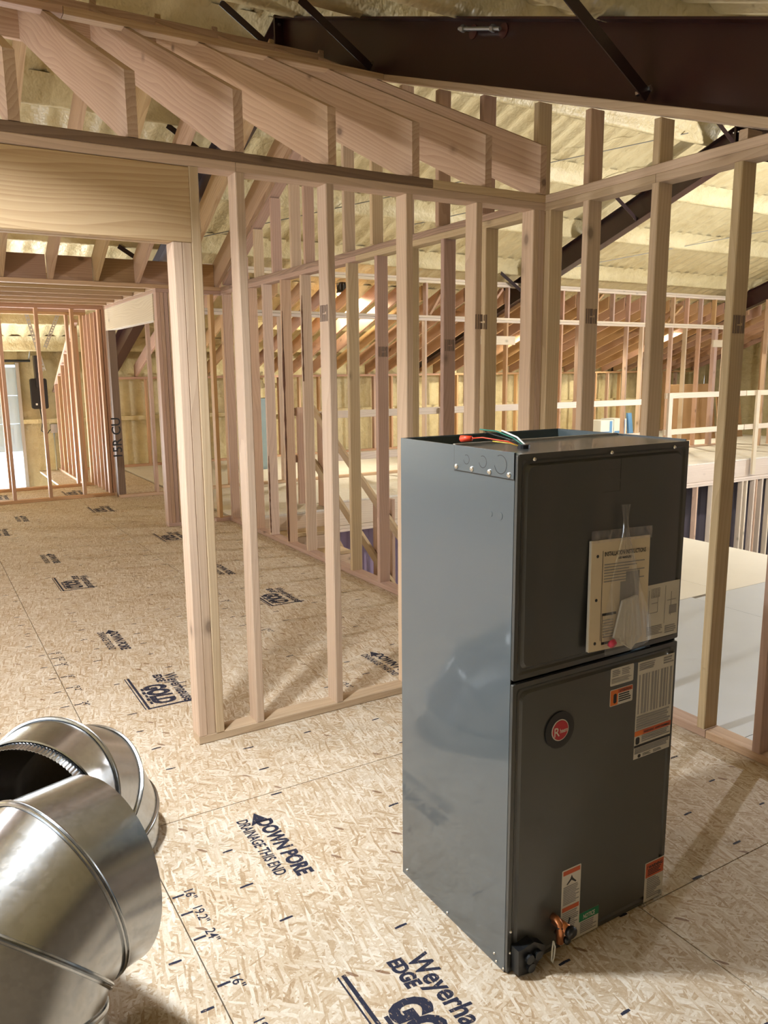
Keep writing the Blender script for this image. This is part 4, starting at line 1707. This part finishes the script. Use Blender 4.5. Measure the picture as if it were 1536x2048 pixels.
def elbow(name, label, q, crimp=True, collar=True):
    c = Vector(q[:3])
    wv = Vector(q[3:6])
    rotm = Matrix.Rotation(wv.length, 3, wv.normalized())
    R, Rc, L = q[6], q[7], q[8]
    h = math.radians(15)
    n = 72
    root = empty(name, (c.x, c.y, 0), None, label, 'duct elbow', 'galvanised duct elbows on the floor')

    def ring(phi, dR=0.0, shift=0.0):
        out = []
        for i in range(n):
            t = 2 * math.pi * i / n
            if phi == 'end0':
                p = Vector((Rc + (R + dR) * math.cos(t), -L - shift, (R + dR) * math.sin(t)))
            elif phi == 'end90':
                p = Vector((-L - shift, Rc + (R + dR) * math.cos(t), (R + dR) * math.sin(t)))
            else:
                a = math.radians(phi)
                rad = (Rc + (R + dR) * math.cos(t)) / math.cos(h)
                p = Vector((rad * math.cos(a), rad * math.sin(a), (R + dR) * math.sin(t)))
                tang = Vector((-math.sin(a), math.cos(a), 0))
                p += tang * shift
            out.append(tuple(c + rotm @ p))
        return out

    def strip(name, rings, parent=root, mat=GALV):
        mb = MB()
        for r in rings:
            mb.v += r
        for k in range(len(rings) - 1):
            for i in range(n):
                a, b = k * n + i, k * n + (i + 1) % n
                mb.f.append((a, b, b + n, a + n))
        o = mb.build(name, mat, parent, True)
        md = o.modifiers.new('sheet', 'SOLIDIFY')
        md.thickness = 0.0012
        es = o.modifiers.new('crease', 'EDGE_SPLIT')
        es.split_angle = math.radians(50)
        return o

    seams = [15, 45, 75]
    g0 = strip('gore', [ring('end0'), ring(15)])
    strip('gore', [ring(15), ring(45)])
    strip('gore', [ring(45), ring(75)])
    g3 = strip('gore', [ring(75), ring('end90')])
    for s in seams:
        strip('seam_bead', [ring(s, .0, -.009), ring(s, .006, -.0075), ring(s, .0075, -.004), ring(s, .003, -.001), ring(s, .0075, .003), ring(s, .006, .0065), ring(s, 0, .008)])
    if crimp:
        # crimped collar: fluted cylinder slipping out of the end
        mb = MB()
        m = 240
        for k, (sh, am) in enumerate(((.0, 0), (.006, .0), (.010, .0012), (.045, .0016))):
            for i in range(m):
                t = 2 * math.pi * i / m
                rr_ = R - .003 - .001 * k + am * (1 if i % 2 else -1)
                p = Vector((Rc + rr_ * math.cos(t), -L - sh + .004, rr_ * math.sin(t)))
                mb.v.append(tuple(c + rotm @ p))
        for k in range(3):
            for i in range(m):
                a, b = k * m + i, k * m + (i + 1) % m
                mb.f.append((a, b, b + m, a + m))
        o = mb.build('crimped_collar', GALV, root, False)
        md = o.modifiers.new('sheet', 'SOLIDIFY')
        md.thickness = .001
        strip('collar_bead', [ring('end0', 0, -.004), ring('end0', .004, -.001), ring('end0', .004, .003), ring('end0', 0, .006)])
    return root


elbow('duct_elbow', 'galvanised duct elbow lying behind, dark crimped open end facing the viewer', (0.207, 2.388, 0.021, -0.541, -1.518, -0.52, 0.225, 0.281, 0.014))
elbow('duct_elbow', 'galvanised duct elbow nearest the viewer, leaning at the lower left corner', (0.251, 1.837, 0.099, 1.332, -0.76, 1.615, 0.24, 0.26, 0.06), False)

# ================================================================== SMALLER THINGS
# jackshaft opener beside the overhead door
op = empty('door_opener', (1.78, YF - .2, 1.0), None, 'black wall-mounted door opener with power cord beside the overhead door', 'door opener')
mb = MB()
mb.prism(rounded(1.68, 1.92, 1.02, 1.50, .03, 3), 1, YF - .30, YF - .16)
mb.build('housing', BLACK, op)
mb = MB()
mb.box(1.76, 1.84, YF - .33, YF - .14, 1.36, 1.86)
mb.build('mounting_bracket', plain('bracket_steel', (.05, .05, .06), .3, .6), op)
mb = MB()
mb.tube([(1.80, YF - .2, 1.02), (1.82, YF - .2, .8), (1.80, YF - .16, .66), (1.88, YF - .16, .60), (1.92, YF - .16, .66), (1.98, YF - .15, .70)], .008, 6)
mb.build('power_cord', BLACK, op, True)
for u in (1.73, 1.84):
    mb = MB()
    mb.box(u, u + .03, YF - .303, YF - .30, 1.08, 1.11)
    mb.build('indicator', WHITE, op)
ou = empty('wall_outlet', (1.98, YF - .1, .62), None, 'metal outlet box on the foam wall below the door opener', 'outlet')
mb = MB()
mb.box(1.94, 2.04, YF - .17, YF - .1, .62, .76)
mb.build('outlet_box', GALV_ROD, ou)
mb = MB()
mb.tube([(1.99, YF - .12, .62), (1.99, YF - .12, -2.0)], .012, 8)
mb.build('conduit', GALV_ROD, ou, True)
mb = MB()
mb.tube([(1.70, YF - .14, 1.8), (1.75, YF - .14, 2.05), (1.9, YF - .16, 2.15), (2.6, YF - .5, 2.25)], .010, 8)
mb.build('conduit', GALV_ROD, ou, True)
# perforated straps carrying the door track
st = empty('track_hanger', (1.6, 12.2, 1.5), None, 'pair of perforated steel angle straps hanging over the closet framing', 'track hanger')
for (a, b) in (((1.52, 12.3, 2.45), (1.80, 13.0, 1.62)), ((2.0, 12.4, 2.5), (1.78, 12.6, 1.95))):
    a, b = Vector(a), Vector(b)
    mb = MB()
    d = (b - a).normalized()
    sdv = d.cross(Vector((0, 1, 0))).normalized()
    nv = d.cross(sdv)
    L = (b - a).length
    N = 16
    for i in range(N):
        p0, p1 = a + d * (L * i / N), a + d * (L * (i + .55) / N)
        p2 = a + d * (L * (i + 1) / N)
        for (q0, q1, u0, u1) in ((p0, p2, -.024, -.010), (p0, p2, .010, .024), (p0, p1, -.010, .010)):
            cs = []
            for e in (q0, q1):
                for (u, v) in ((u0, 0), (u1, 0), (u1, .003), (u0, .003)):
                    cs.append(e + sdv * u + nv * v)
            mb.add(cs, [(0, 1, 2, 3), (7, 6, 5, 4), (0, 4, 5, 1), (1, 5, 6, 2), (2, 6, 7, 3), (3, 7, 4, 0)])
    mb.build('perforated_strap', GALV_ROD, st)


def highbay(x, y, z, label, power, lit=True, kind='SPOT', col=(1.0, .95, .82), ztop=None):
    h = empty('work_light', (x, y, z), None, label, 'work light', 'hanging work lights')
    mb = MB()
    mb.tube([(x, y, z + .03), (x, y, z + .06), (x, y, z + .15), (x, y, z + .2)], [.10, .10, .075, .05], 16)
    mb.build('housing', BLACK, h, True)
    mb = MB()
    for i in range(10):
        a = 2 * math.pi * i / 10
        mb.box(x + .09 * math.cos(a) - .004, x + .09 * math.cos(a) + .004, y + .09 * math.sin(a) - .004, y + .09 * math.sin(a) + .004, z + .05, z + .17)
    mb.build('cooling_fins', BLACK, h)
    mb = MB()
    mb.tube([(x, y, z), (x, y, z + .03)], [.085, .095], 20)
    mb.build('lens', LAMPGLOW if lit else WHITE, h)
    mb = MB()
    mb.tube([(x, y, z + .2), (x, y, ztop or zroof(y) + .02)], .005, 6)
    mb.build('chain', BLACK, h)
    if power:
        l = bpy.data.lights.new('work_light_bulb', kind)
        l.energy = power
        if kind == 'AREA':
            l.shape = 'DISK'
            l.size = .17
            l.spread = 2.45
        if kind == 'SPOT':
            l.spot_size = math.radians(172)
            l.spot_blend = .3
        if kind != 'AREA':
            l.shadow_soft_size = .09
        l.color = col
        o = bpy.data.objects.new('work_light_bulb', l)
        COL.objects.link(o)
        o.location = (x, y, z - (.1 if kind == 'POINT' else .02))
    return h


highbay(5.98, 11.2, 2.74, 'lit black work light hanging over the far loft', 420, True, 'SPOT', (1.0, .93, .72))
highbay(10.0, 11.6, 2.3, 'black work light hanging low behind the far loft studs', 420, True, 'SPOT', (1.0, .93, .72))
highbay(14.1, 11.6, 2.35, 'black work light hanging at the right end of the far loft', 420, True, 'SPOT', (1.0, .93, .72))
highbay(9.7, 4.3, 2.55, 'black work light hanging over the gap beside the side deck', 950, True, 'POINT', (.98, .965, .98))


highbay(0.08, 2.13, 2.70, 'black work light hanging left of the wide header opening', 84, True, 'AREA', (.92, .965, 1.0))
highbay(-1.5, 5.0, 2.25, 'added unseen work light in the hall, brightening the gabled rafters', 165, True, 'POINT', (1.0, .92, .90), 3.2)  # lamp added out of view to brighten the rafters
# black opener unit hung from the roof
un = empty('hanging_opener_unit', (12.6, 11.5, 2.75), None, 'black box-shaped unit hung by wires under the foam roof', 'door opener')
mb = MB()
mb.prism([(12.33, 2.72), (12.9, 2.72), (12.9, 2.93), (12.48, 2.93), (12.42, 2.82), (12.33, 2.76)], 1, 11.4, 11.65)
mb.build('housing', BLACK, un)
mb = MB()
mb.box(12.6, 12.72, 11.395, 11.4, 2.83, 2.90)
mb.build('indicator', PAPER, un)
for x in (12.55, 12.85):
    mb = MB()
    mb.tube([(x, 11.5, 2.93), (x, 11.5, zroof(11.5) + .05)], .006, 6)
    mb.build('hanger', BLACK, un)
# things stored on the far loft
lk = empty('metal_panel', (4.85, 12.0, 0), None, 'tall grey-green sheet metal cabinet on the far loft behind the studs', 'cabinet')
mb = MB()
mb.box(4.80, 5.10, 12.0, 12.35, 0, 1.15)
mb.build('cabinet_body', GREENP, lk)
mb = MB()
mb.box(4.82, 5.08, 11.985, 12.0, .04, 1.11)
mb.build('cabinet_door', GREENP, lk)
cbx = empty('cardboard_sheet', (14.8, 11.5, 0), None, 'large brown cardboard sheet leaning behind the far loft studs', 'cardboard')
mb = MB()
mb.prism([(11.42, 0), (11.46, 0), (11.62, 1.22), (11.58, 1.22)], 0, 14.2, 15.6)
mb.build('sheet', CARD, cbx)
mb = MB()
mb.prism([(11.36, 0), (11.39, 0), (11.52, .95), (11.50, .95)], 0, 15.65, 16.5)
mb.build('folded_flap', CARD, cbx)
for i, (x, z0, z1, lab_) in enumerate(((13.3, 0, .42, 'white and blue carton on the far loft floor, nearest the green panel side'), (13.72, 0, .44, 'white and blue carton second from the left on the far loft'))):
    ct = empty('carton', (x, 12.9, 0), None, lab_, 'box', 'cartons on the far loft')
    mb = MB()
    mb.box(x, x + .4, 12.7, 13.1, z0, z1)
    mb.build('carton_body', WHITE, ct)
    mb = MB()
    mb.box(x + .28, x + .36, 12.697, 12.7, .02, z1 - .02)
    mb.box(x + .02, x + .28, 12.697, 12.7, .12, .17)
    mb.build('printed_stripe', BLUEB, ct)
bb = empty('blue_level', (14.3, 12.8, 0), None, 'pale blue panel leaning beside the white cartons', 'panel')
mb = MB()
mb.prism([(14.26, 0), (14.40, 0), (14.30, .56), (14.18, .56)], 1, 12.72, 12.78)
mb.build('panel_board', BLUEB, bb)
